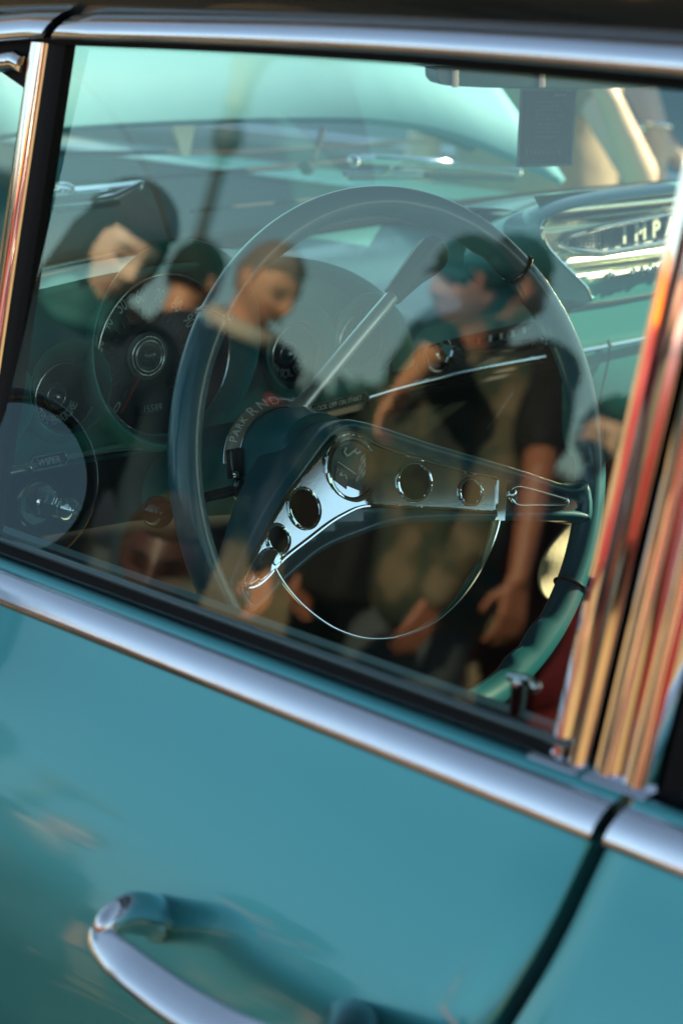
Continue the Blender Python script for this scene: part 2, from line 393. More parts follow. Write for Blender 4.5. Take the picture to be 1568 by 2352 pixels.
def handle_nose(b):
    P = sm3([ony(x, y, Y) for x, y, Y in ((236, 2150, -.156), (252, 2122, -.150), (292, 2098, -.136), (338, 2100, -.118), (362, 2110, -.098))], 6)
    b.tube(P, list(np.interp(np.linspace(0, 1, len(P)), (0, .2, .55, .8, 1), (.0055, .0095, .0125, .0135, .0160))), 18, up=(0, -.3, 1), flat=.8)
hnd = one('door_handle', 'chrome_soft', handle, door, angle=40)
one('handle_mount', 'chrome', handle_nose, door, angle=60)
one('handle_mount', 'bezel', lambda b: b.tube([ony(770, 2415, -.155), ony(800, 2378, -.135), ony(812, 2366, -.095)], [.009, .013, .019], 18), door, angle=60)

# vent window and its post
vent = one('vent_window', 'chrome', lambda b: bar(b, [(-.0375, -.004), (-.0375, .003), (-.034, .0058), (-.027, .0066), (-.0205, .0050), (-.018, .002), (-.018, -.004)], -.03, 1.0), car, angle=60)
one('post_seal', 'rubber', lambda b: bar(b, [(-.018, -.004), (-.018, .002), (-.010, .0028), (-.004, .002), (0, .0), (0, -.008)], -.03, 1.02), vent, angle=60)
def vent_frame(b):
    P = [gp(-.043, .955, .003), gp(-.052, .962, .003), gp(-.10, .945, .004), gp(-.18, .86, .004), gp(-.30, .66, .004), gp(-.42, .3, .004), gp(-.5, 0, .004)]
    b.tube(P, [.006, .0068, .0068, .0068, .0068, .0068, .0068], 12)
one('vent_frame', 'chrome', vent_frame, vent)
def pane(b, pts, m1, th=.004):
    o = [np.asarray(p) for p in pts]; i_ = [p + GF * th for p in o]; n = len(o)
    b.use(m1).add(o, [tuple(range(n))]); b.use('pane_inner').add(o + i_, [(k, (k + 1) % n, n + (k + 1) % n, n + k) for k in range(n)]); b.add(i_, [tuple(range(n))[::-1]])
b = MB(); pane(b, [gp(-.036, 0), gp(-.036, .91), gp(-.10, .91), gp(-.18, .85), gp(-.30, .65), gp(-.42, .29), gp(-.5, 0)], 'other_glass'); build('vent_pane', b, vent, smooth=False)
gq = lambda x, z: np.array([x + (z - 1.05) * .152, (z - 1.05) * math.tan(R_(11.5)) - .006, z])      # the pane stands a little steeper back than its frame
b = MB(); pane(b, [gq(-.016, 1.035), gq(-.020, 1.398), gq(.566, 1.398), gq(.57, 1.035)], 'door_glass'); build('window_glass', b, door, smooth=False)
one('vent_bar_seal', 'rubber', lambda b: b.prism([gp(-.037, .90, -.003), gp(-.037, 1.01, -.003), gp(-.5, 1.0, -.003), gp(-.30, .72, -.003), gp(-.18, .90, -.003), gp(-.10, .955, -.003)], GF * .01), vent)

# header mouldings over the windows, drip rail and roof
arch = lambda x: .0042 * math.sin(math.pi * min(1, max(0, (x - .05) / .62)))      # the header bows up a little over the glass
def header(b, x0, x1, k0, k1, dz0=0, dz1=0, n=30):
    rows = []
    for t in np.linspace(0, 1, n):
        x = x0 + (x1 - x0) * t; k = k0 + (k1 - k0) * t; dz = dz0 + (dz1 - dz0) * t + arch(x)
        pr = [(.056, 0), (.047, -.0005), (.0432, .0012), (.0422, .0038), (.0434, .0080), (.0462, .0125), (.0505, .0160), (.0565, .0178), (.063, .0165)]
        rows.append([(x + .018 * (pz / .0175 if t in (0., 1.) else 0) * (1 if t == 0 else 1), py + (1 - k) * 0, 1.3905 + dz + pz * k) for py, pz in pr])
    b.loft(rows)
rail = one('header_moulding', 'chrome_soft', lambda b: header(b, .047, 1.35, .98, 1.42, .0, .006), car, angle=60)
one('header_seal', 'rubber', lambda b: b.loft([[(x, y, z + arch(x)) for y, z in ((.075, 1.3866), (.0515, 1.3866), (.0475, 1.3880), (.0455, 1.3912), (.060, 1.394))] for x in np.linspace(-.02, 1.35, 40)]), rail, angle=60)
one('header_moulding', 'chrome_soft', lambda b: header(b, -.55, .035, 1.3, 1.05, -.05, .0005), car, angle=60)
one('drip_rail', 'chrome_soft', lambda b: b.extr([(.040, 1.4385), (.0365, 1.4400), (.0365, 1.4425), (.0405, 1.4440), (.060, 1.446), (.060, 1.4385)], -.5, 2.3), car)
def roof(b):
    rows = []
    for y in np.linspace(.048, 2 * HALF - .048, 24):
        t = (y - HALF) / (HALF - .048); z = 1.444 + .055 * (1 - abs(t) ** 2.6)
        rows.append([(x, y, z - .04 * max(0, (-x - .2)) ** 2 * 3 - .04 * max(0, x - 1.6) ** 2) for x in np.linspace(-.45, 2.35, 20)])
    b.grid(rows)
roofo = one('roof', 'roof_dark', roof, car)  # carried further back so the wheel insert mirrors dark lining, not sky
one('roof_gutter', 'roof_dark', lambda b: b.extr([(.0585, 1.405), (.0565, 1.4095), (.053, 1.418), (.049, 1.430), (.0475, 1.4390), (.075, 1.4445), (.075, 1.405)], -.5, 2.3), roofo, angle=60)
one('headliner', 'headliner', lambda b: b.grid([[(x, y, 1.400 + .05 * (1 - abs((y - HALF) / .68) ** 2.6) - .04 * max(0, (-x - .2)) ** 2 * 3) for x in np.linspace(-.44, 2.32, 16)] for y in np.linspace(.062, 2 * HALF - .062, 20)]), roofo)

# door pillar: two chrome frames with a dark gap between them
pil = one('door_pillar', 'rubber', lambda b: bar(b, [(.55, -.035), (.55, -.012), (.588, -.004), (.60, -.004), (.65, -.012), (.65, -.035)], -.02, 1.04), car)
FR = [(0, -.006), (0, .0025), (.0022, .0060), (.0062, .0078), (.0105, .0070), (.0126, .0052), (.0150, .0072), (.0195, .0102), (.0238, .0105), (.0272, .0080), (.0285, .003), (.0285, -.006)]
one('front_door_frame', 'chrome', lambda b: bar(b, [(.5565 + dx * 1.06, o) for dx, o in FR], -.085, 1.02), pil, angle=28)
RF = [(0, -.006), (0, .004), (.0025, .0078), (.0080, .0098), (.0130, .0090), (.0160, .0060), (.0185, .0052), (.0205, .0075), (.0245, .0100), (.0310, .0108), (.0360, .0088), (.0385, .004), (.0385, -.006)]
one('rear_door_frame', 'chrome', lambda b: (bar(b, [(.5905 + dx * 1.08, o) for dx, o in RF], -.085, 1.02)), pil, angle=28)
one('frame_seal', 'rubber', lambda b: bar(b, [(.635, -.006), (.635, .003), (.646, .001), (.652, -.004)], -.085, 1.02), pil)
FOOT = [(.000, 1.0435), (-.0095, 1.0430), (-.0150, 1.0422), (-.0172, 1.0405), (-.0160, 1.0385), (.000, 1.0385)]
for xa, xb in ((.550, .586), (.5905, .634)): one('frame_foot', 'chrome_soft', lambda b: b.extr(FOOT, xa, xb), pil, angle=50)
one('corner_cap', 'paint', lambda b: b.extr([(-.004, 1.030), (-.004, 1.0415), (-.012, 1.0410), (-.0207, 1.0366), (-.0207, 1.029)], .556, lambda q: cutx(q[1]) - .0045), pil)
b = MB(); pane(b, [gp(.645, -.03), gp(.645, 1.01), gp(1.30, 1.01), gp(1.36, -.03)], 'other_glass'); build('window_glass', b, rear, smooth=False)

# the rest of the shell: fenders, far side, tail, wheels
fz = np.linspace(1.019, .32, 40)
fend = one('front_fender', 'paint', lambda b: (skin(b, lambda z: -2.35, lambda z: FRONT - .006, zs=fz), b.grid([[(x, y, 1.019 + .012 * math.sin(math.pi * (y + .0345) / .30)) for x in np.linspace(-2.35, FRONT - .03, 8)] for y in np.linspace(-.0345, .20, 8)])), car, angle=50)
one('far_fender', 'paint', lambda b: (skin(b, lambda z: -2.35, lambda z: FRONT - .006, flip=True, zs=fz), b.grid([[(x, 2 * HALF - y, 1.019 + .012 * math.sin(math.pi * (y + .0345) / .30)) for x in np.linspace(-2.35, FRONT - .03, 8)] for y in np.linspace(-.0345, .12, 8)])), car, angle=50)
fard = one('far_door', 'paint', lambda b: skin(b, lambda z: FRONT, lambda z: 1.42, flip=True), car, angle=50)
one('belt_moulding', 'chrome_soft', lambda b: b.extr([(2 * HALF - y, z) for y, z in BELT], FRONT, 1.42), fard, angle=60)
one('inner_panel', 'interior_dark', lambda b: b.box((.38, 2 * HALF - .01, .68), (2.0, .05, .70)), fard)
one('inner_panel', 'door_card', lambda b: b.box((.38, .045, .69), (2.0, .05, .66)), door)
one('far_pillar', 'interior_dark', lambda b: b.loft([[(x + .05 * h, 2 * HALF - .053 * h + o, 1.02 + .40 * h) for x, o in ((.56, 0), (.64, 0), (.64, -.04), (.56, -.04))] for h in (0, 1)]), fard)
b = MB(); b.use('other_glass').add([(x + .05 * h, 2 * HALF - .0528 * h, 1.05 + .337 * h) for x, h in ((-.45, 0), (.57, 0), (.57, 1), (-.15, 1))], [(0, 1, 2, 3)]); 
build('window_glass', b, fard, smooth=False, solid=.004)
def quarter(b):
    for fl in (False, True): skin(b, lambda z: 1.43, lambda z: 3.05, flip=fl)
    b.grid([[(x, y, 1.019 - .05 * (x - 1.43) * .4 + .03 * math.cos((y - HALF) / .75 * 1.5)) for x in np.linspace(2.5, 3.06, 8)] for y in np.linspace(-.034, 2 * HALF + .034, 14)])
    b.grid([[(3.05, y, z) for y in np.linspace(-.1, 2 * HALF + .1, 8)] for z in np.linspace(1.0, .32, 8)])
one('rear_body', 'paint', quarter, car, angle=50)
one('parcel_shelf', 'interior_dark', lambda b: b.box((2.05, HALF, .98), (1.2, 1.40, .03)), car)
for fl in (1, -1):
    def unseen_wide_pillars(b):
        b.loft([[(x + .28 * (1 - h) , HALF + fl * (-HALF + .0528 * h + o), 1.02 + .42 * h) for x, o in ((1.36, 0), (2.1, 0), (2.1, .04), (1.36, .04))] for h in (0, 1)])
    one('unseen_wide_pillar', 'paint', unseen_wide_pillars, car)  # unseen pillars made extra wide to keep sky off the wheel insert
b = MB(); b.use('other_glass').grid([[(2.62 - .32 * h - .16 * abs(t) ** 2, HALF + t * (.70 - .04 * h), 1.01 + .44 * h) for t in np.linspace(-1, 1, 14)] for h in (0, .5, 1)]); build('rear_window', b, car)
def wheel(b, x, y, s_):
    b.use('tyre').tube([(x, y - .1 * s_, .36), (x, y - .09 * s_, .36), (x, y + .09 * s_, .36), (x, y + .1 * s_, .36)], [.30, .355, .355, .30], 40)
    b.use('chrome').disc((x, y - .104 * s_, .36), (0, -s_, 0), .20, th=.02)
    b.ball((x, y - .105 * s_, .36), (.07, .03, .07))
for x in (-1.42, 1.70):
    for y, s_ in ((.03, 1), (2 * HALF - .03, -1)):
        b = MB(); wheel(b, x, y, s_); build('wheel', b, car)
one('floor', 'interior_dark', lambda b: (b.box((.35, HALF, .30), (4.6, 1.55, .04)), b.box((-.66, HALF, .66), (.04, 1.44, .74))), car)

# door mirror on its stalk, ahead of the vent window
MP = np.array([-.262, -.200, 1.083]); MN = np.array([.955, .205, .19]); MN /= np.linalg.norm(MN)
mir = one('door_mirror', 'bezel', lambda b: (b.tube([MP - MN * .035, MP - MN * .030, MP - MN * .012, MP + MN * .001, MP + MN * .004], [.004, .045, .070, .0755, .0735], 40), b.tube([MP - MN * .018 + np.array((0, .02, -.02)), (-.235, -.115, 1.035), (-.24, -.04, 1.018)], [.007, .006, .012], 12)), car, angle=50)
one('mirror_glass', 'mirror_silver', lambda b: b.disc(MP + MN * .0045, MN, .0630), mir)
one('mirror_rim', 'bezel', lambda b: (b.ring(MP + MN * .004, MN, .0690, .0046), b.ring(MP - MN * .004, MN, .0745, .0018)), mir)

# raised hood, cowl, windshield, wipers, engine bay
def on_curve(x, y, f):
    X = -.6
    for _ in range(25): X = f(onx(x, y, X)[1])
    return onx(x, y, X)
hx = lambda y: -.80 + .27 * ((y - HALF) / HALF) ** 2
edge_px = [(-45, 316), (75, 295), (150, 287), (280, 279), (400, 274), (525, 270), (650, 268), (750, 268), (850, 270), (930, 279), (1000, 291), (1060, 308), (1110, 326), (1155, 345), (1190, 362), (1250, 388), (1298, 412)]
edge = [on_curve(x, y, hx) for x, y in edge_px]
BE = R_(40); hdir = np.array([-math.cos(BE), 0, math.sin(BE)])
def hood(b, lo, th=0.0):
    rows = []
    nrm = np.array([math.sin(BE), 0, math.cos(BE)])
    for s in np.linspace(0, 1.35, 14):
        r = []
        for p in edge:
            q = p + hdir * s; q[1] = HALF + (q[1] - HALF) * (1 - .04 * s)
            crown = .045 * (1 - ((q[1] - HALF) / .75) ** 2) * min(1, s * 3)
            ridge = .012 * math.exp(-((q[1] - (HALF - .36)) / .05) ** 2) * min(1, s * 2)
            r.append(q + nrm * (crown + ridge - th))
        rows.append(r)
    b.grid(rows)
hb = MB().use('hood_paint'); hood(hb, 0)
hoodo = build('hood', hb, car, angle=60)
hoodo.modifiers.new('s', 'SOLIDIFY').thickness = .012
one('hood_brace', 'bay_teal', lambda b: b.tube([p + hdir * .10 - np.array((0, 0, .05)) for p in edge[2:-2]], .016, 8), hoodo)
wx = lambda y: -.62 + .21 * ((y - HALF) / .72) ** 2          # foot of the wrap-round windshield
WZ = 1.098
one('cowl', 'bay_teal', lambda b: b.grid([[(wx(y) * (1 - t) + (hx(y) - .02) * t + .0, y, WZ - .012 - .02 * t) for y in np.linspace(-.02, 1.50, 26)] for t in np.linspace(0, 1, 5)]), car)
wsh = one('windshield', 'rubber', lambda b: b.tube([(wx(y) + .004, y, WZ + .003) for y in np.linspace(.0, 1.48, 40)], .0095, 10), car)
gb = MB().use('other_glass'); gb.grid([[(wx(y) + .34 * h, HALF + (y - HALF) * (1 - .10 * h), WZ + .33 * h) for y in np.linspace(.01, 1.47, 30)] for h in np.linspace(0, 1, 6)])
build('windshield_glass', gb, wsh)
for y0 in (.0, 1.48): one('front_pillar', 'paint', lambda b: [b.tube([(wx(y0) + .02, y0, WZ - .06), (wx(y0) + .16, HALF + (y0 - HALF) * .96, WZ + .17), (wx(y0) + .34, HALF + (y0 - HALF) * .90, WZ + .34)], .018, 10)], wsh)
def wiper(b, px_pts, y_guess, X0, rad, blade=None):
    P = [onx(x, y, X) for x, y, X in px_pts]
    b.use('chrome').tube(P, rad, 10)
    return P
w1 = MB().use('chrome'); a_ = [onx(815, 368, -.69), onx(830, 366, -.69), onx(1030, 375, -.665), onx(1040, 381, -.662)]
w1.tube(a_, [.004, .0062, .0062, .003], 10); w1.tube([onx(1035, 378, -.662), onx(1110, 388, -.65), onx(1185, 395, -.64)], [.003, .0024, .004], 8)
w1.ball(onx(812, 370, -.69), .008); w1.ball(onx(1188, 395, -.64), .006); w1.use('rubber').tube([onx(800, 405, -.70), onx(1000, 402, -.68), onx(1180, 408, -.66)], .004, 6)
w1.use('chrome').tube([onx(790, 402, -.70), onx(970, 400, -.68)], .0035, 8); w1.tube([onx(905, 378, -.685), onx(900, 392, -.685), onx(878, 398, -.69)], .003, 6)
build('wiper', w1, wsh)
w2 = MB().use('chrome'); w2.tube([onx(40, 455, -.52), onx(150, 440, -.55), onx(235, 432, -.575), onx(325, 420, -.60)], [.004, .0042, .0038, .0030], 8)
w2.tube([onx(30, 478, -.52), onx(200, 463, -.56), onx(262, 452, -.575), onx(325, 420, -.59)], [.0030, .0030, .004, .0025], 8); w2.ball(onx(318, 430, -.59), .0045); w2.ball(onx(150, 432, -.55), (.016, .006, .006))
w2.use('rubber').tube([onx(30, 492, -.53), onx(270, 466, -.58)], .004, 6); build('wiper', w2, wsh)
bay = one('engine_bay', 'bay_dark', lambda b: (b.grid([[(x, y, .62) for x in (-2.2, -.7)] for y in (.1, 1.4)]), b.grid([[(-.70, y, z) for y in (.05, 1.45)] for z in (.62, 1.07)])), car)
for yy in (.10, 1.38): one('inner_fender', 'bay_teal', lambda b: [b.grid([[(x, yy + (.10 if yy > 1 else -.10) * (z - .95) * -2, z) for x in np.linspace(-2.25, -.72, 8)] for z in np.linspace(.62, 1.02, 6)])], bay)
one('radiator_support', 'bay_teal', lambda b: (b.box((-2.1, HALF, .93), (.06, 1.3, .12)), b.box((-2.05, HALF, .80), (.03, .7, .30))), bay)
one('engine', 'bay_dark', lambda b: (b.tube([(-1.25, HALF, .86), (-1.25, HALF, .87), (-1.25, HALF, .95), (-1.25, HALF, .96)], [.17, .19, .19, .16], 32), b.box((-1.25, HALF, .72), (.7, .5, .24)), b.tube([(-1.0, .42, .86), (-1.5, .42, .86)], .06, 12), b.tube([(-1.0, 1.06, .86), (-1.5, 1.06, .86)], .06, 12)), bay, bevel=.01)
vb = MB().use('anodised'); vc = onx(425, 306, -1.0); vb.prism([vc + np.array(p) for p in ((0, -.022, .028), (0, .022, .028), (0, .006, -.028), (0, -.006, -.028))], (-.006, 0, 0)); build('hood_crest', vb, bay)
one('hood_stay', 'rubber', lambda b: (b.tube([onx(742, 295, -1.1), onx(718, 372, -1.0)], .004, 8), b.ball(onx(705, 385, -1.0), .010)), bay)
one('bay_rail', 'rubber', lambda b: (b.tube([onx(130, 352, -.95), onx(560, 350, -1.1), onx(1000, 322, -1.3)], .003, 8), b.tube([onx(120, 425, -.85), onx(560, 392, -.95), onx(860, 365, -1.1)], .0035, 8), b.tube([onx(440, 485, -.70), onx(600, 470, -.72), onx(760, 455, -.74)], .003, 8)), bay)

# seats
def seat(b, x, zt):
    rows = []
    for y in np.linspace(.09, 1.39, 22):
        q = .012 * math.cos((y - .09) * 28)
        rows.append([(x + .10, y, .40), (x + .02, y, zt - .08), (x + .05, y, zt), (x + .10, y, zt + .02), (x + .15, y, zt), (x + .22 + q * .2, y, .45), (x + .20, y, .38)])
    b.loft([r for r in rows])
one('front_seat', 'seat_cloth', lambda b: seat(b, .47, .945), car, bevel=.02, bseg=3)
one('seat_cushion', 'interior_dark', lambda b: b.box((.40, HALF, .45), (.56, 1.30, .16)), car, bevel=.03, bseg=3)
one('rear_seat', 'seat_cloth', lambda b: (seat(b, 1.45, .92), b.box((1.2, HALF, .45), (.5, 1.30, .16))), car, bevel=.02, bseg=3)

# ------------------------------------------------------------------ steering wheel
WC = np.array([.02634, .36204, 1.03495]); WN = np.array([.97406, -.01027, .22606]); WN /= np.linalg.norm(WN)
E1 = np.cross([0, 0, 1.], WN); E1 /= np.linalg.norm(E1); E2 = np.cross(WN, E1)       # across (towards passenger), up
WPX = lambda x, y, h=0.0: onp(x, y, WC + WN * h, WN)
RM, RT = .2075, .0125
def rim_pt(a, r): return WC + r * (math.cos(a) * E1 + math.sin(a) * E2)
def wang(x, y): p = WPX(x, y) - WC; return math.atan2(p @ E2, p @ E1)
def rim(b):
    n = 420; rows = []
    g0, g1 = wang(880, 480), wang(1300, 800); g2, g3 = wang(1345, 930), wang(1325, 1120); g4, g5 = wang(1280, 1430), wang(1180, 1600)
    def grip(a):
        for lo, hi in ((min(g0, g1), max(g0, g1)), (min(g2, g3), max(g2, g3)), (min(g4, g5), max(g4, g5))):
            if lo <= a <= hi: return min(1, (a - lo) / .06, (hi - a) / .06)
        return 0
    for i in range(n):
        a = -math.pi + 2 * math.pi * i / n; c = math.cos(a) * E1 + math.sin(a) * E2
        sc = grip(a); w_ = abs(math.sin(a * 36 / 2 + .4)) ; bump = sc * .0030 * (w_ - .45)
        r = []
        for k in range(28):
            t = 2 * math.pi * k / 28; ci, si = math.cos(t), math.sin(t)
            rr = RT * (1.0 if ci > 0 else 1 + .12 * sc) ; hh = RT * 1.05
            inner = max(0, -ci) ** 1.5
            groove = -.0009 * math.exp(-((t - 1.25) / .07) ** 2) - .0009 * math.exp(-((t - 1.9) / .07) ** 2) * 0
            r.append(WC + c * (RM + (rr + groove) * ci - bump * inner) + WN * ((hh + groove) * si))
        rows.append(r)
    b.grid(rows, close_u=True, close_v=True)
rimo = one('steering_wheel', 'wheel_plastic', rim, car, angle=60)
for x, y in ((478, 722), (1185, 622), (1318, 1352)):
    def clips(b):
        a = wang(x, y); c = math.cos(a) * E1 + math.sin(a) * E2; t = -math.sin(a) * E1 + math.cos(a) * E2
        b.tube([WC + c * RM + (RT + .0009) * (math.cos(q) * c + math.sin(q) * 1.05 * WN) for q in np.linspace(0, 2 * math.pi, 30, endpoint=False)], .0016, 8, closed=True)
    one('rim_clip', 'bezel', clips, rimo)

# dished two-spoke centre: rises from the badge to the rim along both arms
HM = -.030
M0 = WPX(798, 1078, HM)
dR = np.array([.965, -.26]); dL = np.array([-.62, -.785])
def lift(p): q = np.array([(p - M0) @ E1, (p - M0) @ E2]); return HM + .17 * max(0, q @ dR, q @ dL)
def FP(x, y, off=0.0):                            # point of the spoke face under a picture point
    h = HM
    for _ in range(12): h = lift(WPX(x, y, h + off))
    return WPX(x, y, h + off)
def face_n(x, y):
    a, b_, c = FP(x, y), FP(x + 6, y), FP(x, y + 6); n = np.cross(b_ - a, c - a); n /= np.linalg.norm(n); return n if n @ WN > 0 else -n
def smooth_px(P, k=5, closed=True):
    P = [np.asarray(p, float) for p in P]; n = len(P); out = []
    for i in range(n if closed else n - 1):
        p0, p1, p2, p3 = (P[(i + j) % n] if closed else P[min(max(i + j, 0), n - 1)] for j in (-1, 0, 1, 2))
        for j in range(k):
            t = j / k; out.append(.5 * ((2 * p1) + (-p0 + p2) * t + (2 * p0 - 5 * p1 + 4 * p2 - p3) * t * t + (-p0 + 3 * p1 - 3 * p2 + p3) * t ** 3))
    if not closed: out.append(P[-1])
    return out
OUT = [(572, 1408), (545, 1385), (533, 1345), (552, 1296), (592, 1212), (640, 1124), (694, 1046), (742, 986), (786, 963), (830, 967), (880, 981), (976, 1013), (1060, 1038), (1129, 1058), (1220, 1086), (1300, 1112), (1350, 1110),
       (1356, 1196), (1304, 1196), (1200, 1195), (1124, 1197), (1000, 1199), (905, 1206), (834, 1228), (746, 1264), (690, 1306), (640, 1351), (604, 1390)]
INS = [(556, 1348), (552, 1322), (600, 1231), (622, 1189), (662, 1124), (712, 1065), (762, 1012), (787, 997), (814, 996), (871, 1026), (976, 1059), (1060, 1082), (1141, 1104), (1139, 1173), (1040, 1171), (940, 1167), (852, 1163), (818, 1166), (790, 1178), (752, 1200), (700, 1240), (644, 1284), (604, 1328), (578, 1347)]
IN2 = [(1153, 1109), (1215, 1122), (1280, 1137), (1312, 1150), (1312, 1172), (1240, 1176), (1153, 1173)]
def clean(poly, k=5): return smooth_px(poly, k)
def hub(b):
    o = clean(OUT, 4); cx, cy = np.mean([p for p in o], axis=0)
    def inset(poly, d):
        n = len(poly); r = []
        for i in range(n):
            t = poly[(i + 1) % n] - poly[i - 1]; t = t / (np.linalg.norm(t) + 1e-9); r.append(poly[i] + np.array((-t[1], t[0])) * d)
        return r
    ar = sum(o[i][0] * o[(i + 1) % len(o)][1] - o[(i + 1) % len(o)][0] * o[i][1] for i in range(len(o)))
    sg = 1 if ar > 0 else -1
    rows = []
    dl, dq = -.062, -.012
    base = [FP(*p) for p in o]
    ctr = lambda p: max(0, 1 - np.linalg.norm(p - M0) / .17)
    for dpt in (-.055, -.040, -.022, -.008): rows.append([p + WN * (dpt * (.35 + .95 * ctr(p)) - .004) for p in base])
    rows.append([p + WN * -.0015 for p in base])
    for ins, hh in ((4, .0022), (10, .0045), (17, .0050), (22, .0035), (25, .0002)): rows.append([FP(*p) + WN * hh for p in inset(o, sg * ins)])
    b.loft(rows, cap=False)
    for poly, hh in ((inset(o, sg * 25), .0002), (o, None)):
        vs, fs = fill2d(poly, 22)
        b.add([FP(*p) + WN * (hh if hh is not None else -.055 * (.35 + .95 * ctr(FP(*p))) - .004) for p in vs], fs)
hubo = one('spokes', 'wheel_plastic', hub, rimo, angle=75)
insb = MB().use('chrome_worn')
i_ = clean(INS, 4)
rows = [[FP(*p) + WN * hh for p in i_] for hh in (-.001, .0034)]
insb.loft(rows, cap=False); vs, fs = fill2d(i_, 9); insb.add([FP(*p) + WN * .0034 for p in vs], fs); ins_o = build('spoke_insert', insb, rimo, angle=30)
lipb = MB().use('chrome'); lipb.tube([FP(*p) + WN * .0045 for p in i_], .0016, 8, closed=True); build('insert_lip', lipb, rimo)
def hole(b, x, y, ry):
    c = FP(x, y) + WN * .0038; n = face_n(x, y); r = ry * mpp(c) / .96
    b.use('hole_shade').disc(c + n * .0002, n, r * .95); b.use('chrome').ring(c + n * .0001, n, r, .0016)  # flat black disc laid on the insert for the shade inside a hole
for x, y, ry in ((944, 1107, 42), (1073, 1130, 29), (692, 1168, 45), (632, 1238, 32)):
    hb = MB(); hole(hb, x, y, ry); build('spoke_hole', hb, rimo)
# centre badge: two crossed flags under a clear dome, a small script V above
bc = FP(798, 1078) + WN * .005; bn = WN * .9 + E1 * 0.03; bn /= np.linalg.norm(bn); br = 70 * mpp(bc) / .96
B1 = np.cross([0, 0, 1.], bn); B1 /= np.linalg.norm(B1); B2 = np.cross(bn, B1); rot = R_(-14)
B1, B2 = math.cos(rot) * B1 + math.sin(rot) * B2, -math.sin(rot) * B1 + math.cos(rot) * B2
bp = lambda u, v, h=.0012: bc + br * (u * B1 + v * B2) + bn * h
bb = MB().use('badge_glass').disc(bc + bn * .0006, bn, br * .93)
bb.use('chrome').ring(bc, bn, br, .0026); bb.use('bezel').ring(bc + bn * .0008, bn, br * .93, .0014)
for i in range(4):
    for j in range(5):
        q = lambda a, c: bp(.10 + a * .125 + c * .045 + .02, -.42 + c * .165 + a * .08)
        bb.use('badge_dark' if (i + j) % 2 else 'badge_light').add([q(i, j), q(i + 1, j), q(i + 1, j + 1), q(i, j + 1)], [(0, 1, 2, 3)])
bb.use('badge_red').add([bp(-.66, .08), bp(-.16, -.20), bp(-.24, -.66), bp(-.70, -.38)], [(0, 1, 2, 3)])
bb.use('print').tube([bp(-.62, .20, .0018), bp(.12, -.16, .0018)], .0005, 6)
bb.tube([bp(-.58, -.22, .0018), bp(-.50, -.13, .0018), bp(-.42, -.25, .0018), bp(-.33, -.18, .0018), bp(-.27, -.33, .0018)], .0007, 6)
bb.ball(bp(-.52, -.2, .0018), .0016)
bb.tube([bp(-.28, .66, .0018), bp(-.36, .52, .0018), bp(-.25, .40, .0018), bp(-.12, .46, .0018), bp(.05, .58, .0018), bp(.12, .66, .0018), bp(.08, .54, .0018), bp(.16, .50, .0018), bp(.30, .56, .0018)], .0009, 6)
build('centre_badge', bb, rimo)
# chrome end pieces, cross bar and horn ring
cb = MB().use('chrome')
tip_o = clean([(563, 1342), (575, 1300), (600, 1262), (622, 1258), (636, 1270), (637, 1292), (622, 1306), (602, 1322), (585, 1340)], 4)
cb.loft([[FP(*p) + WN * hh for p in tip_o] for hh in (-.001, .006)] + [[FP(*(np.mean(tip_o, axis=0) + (np.asarray(p) - np.mean(tip_o, axis=0)) * .72)) + WN * .0095 for p in tip_o]])
build('end_cap', cb, rimo, angle=50); cb = MB().use('chrome')
cb.loft([[FP(*p) + WN * hh for p in [(1134, 1098), (1143, 1101), (1151, 1104), (1151, 1150), (1147, 1196), (1135, 1196), (1130, 1188)]] for hh in (-.002, .0062)])
t2 = clean([(1160, 1128), (1176, 1118), (1200, 1121), (1260, 1138), (1288, 1147), (1292, 1156), (1280, 1160), (1215, 1160), (1180, 1160), (1164, 1148)], 4)
cb.tube([FP(*p) + WN * .005 for p in t2], .0022, 8, closed=True); cb.use('black_satin').loft([[FP(*p) + WN * hh for p in clean(IN2, 3)] for hh in (0, .0036)])
cb.use('chrome').ball(FP(1168, 1138) + WN * .004, (.004, .006, .006))
build('end_cap', cb, rimo, angle=50)
HR = smooth_px([(633, 1300), (640, 1318), (664, 1354), (703, 1396), (760, 1438), (818, 1461), (868, 1467), (932, 1459), (1000, 1428), (1062, 1371), (1112, 1295), (1141, 1222), (1153, 1165)], 8, closed=False)
def horn(b):
    P = [WPX(x, y, -.004) for x, y in HR]; rows = []; n = len(P)
    for i, p in enumerate(P):
        t = P[min(i + 1, n - 1)] - P[max(i - 1, 0)]; t /= np.linalg.norm(t); o = np.cross(t, WN); w_ = .0011 ; d_ = .003 + .0075 * min(1, max(0, (i / n - .45) * 3))
        rows.append([p + o * w_ * a + WN * d_ * c for a, c in ((-.6, .0), (-1, -.15), (-1, -.85), (-.6, -1), (.6, -1), (1, -.85), (1, -.15), (.6, 0))])
    b.loft(rows)
one('horn_ring', 'chrome', horn, rimo, angle=60)

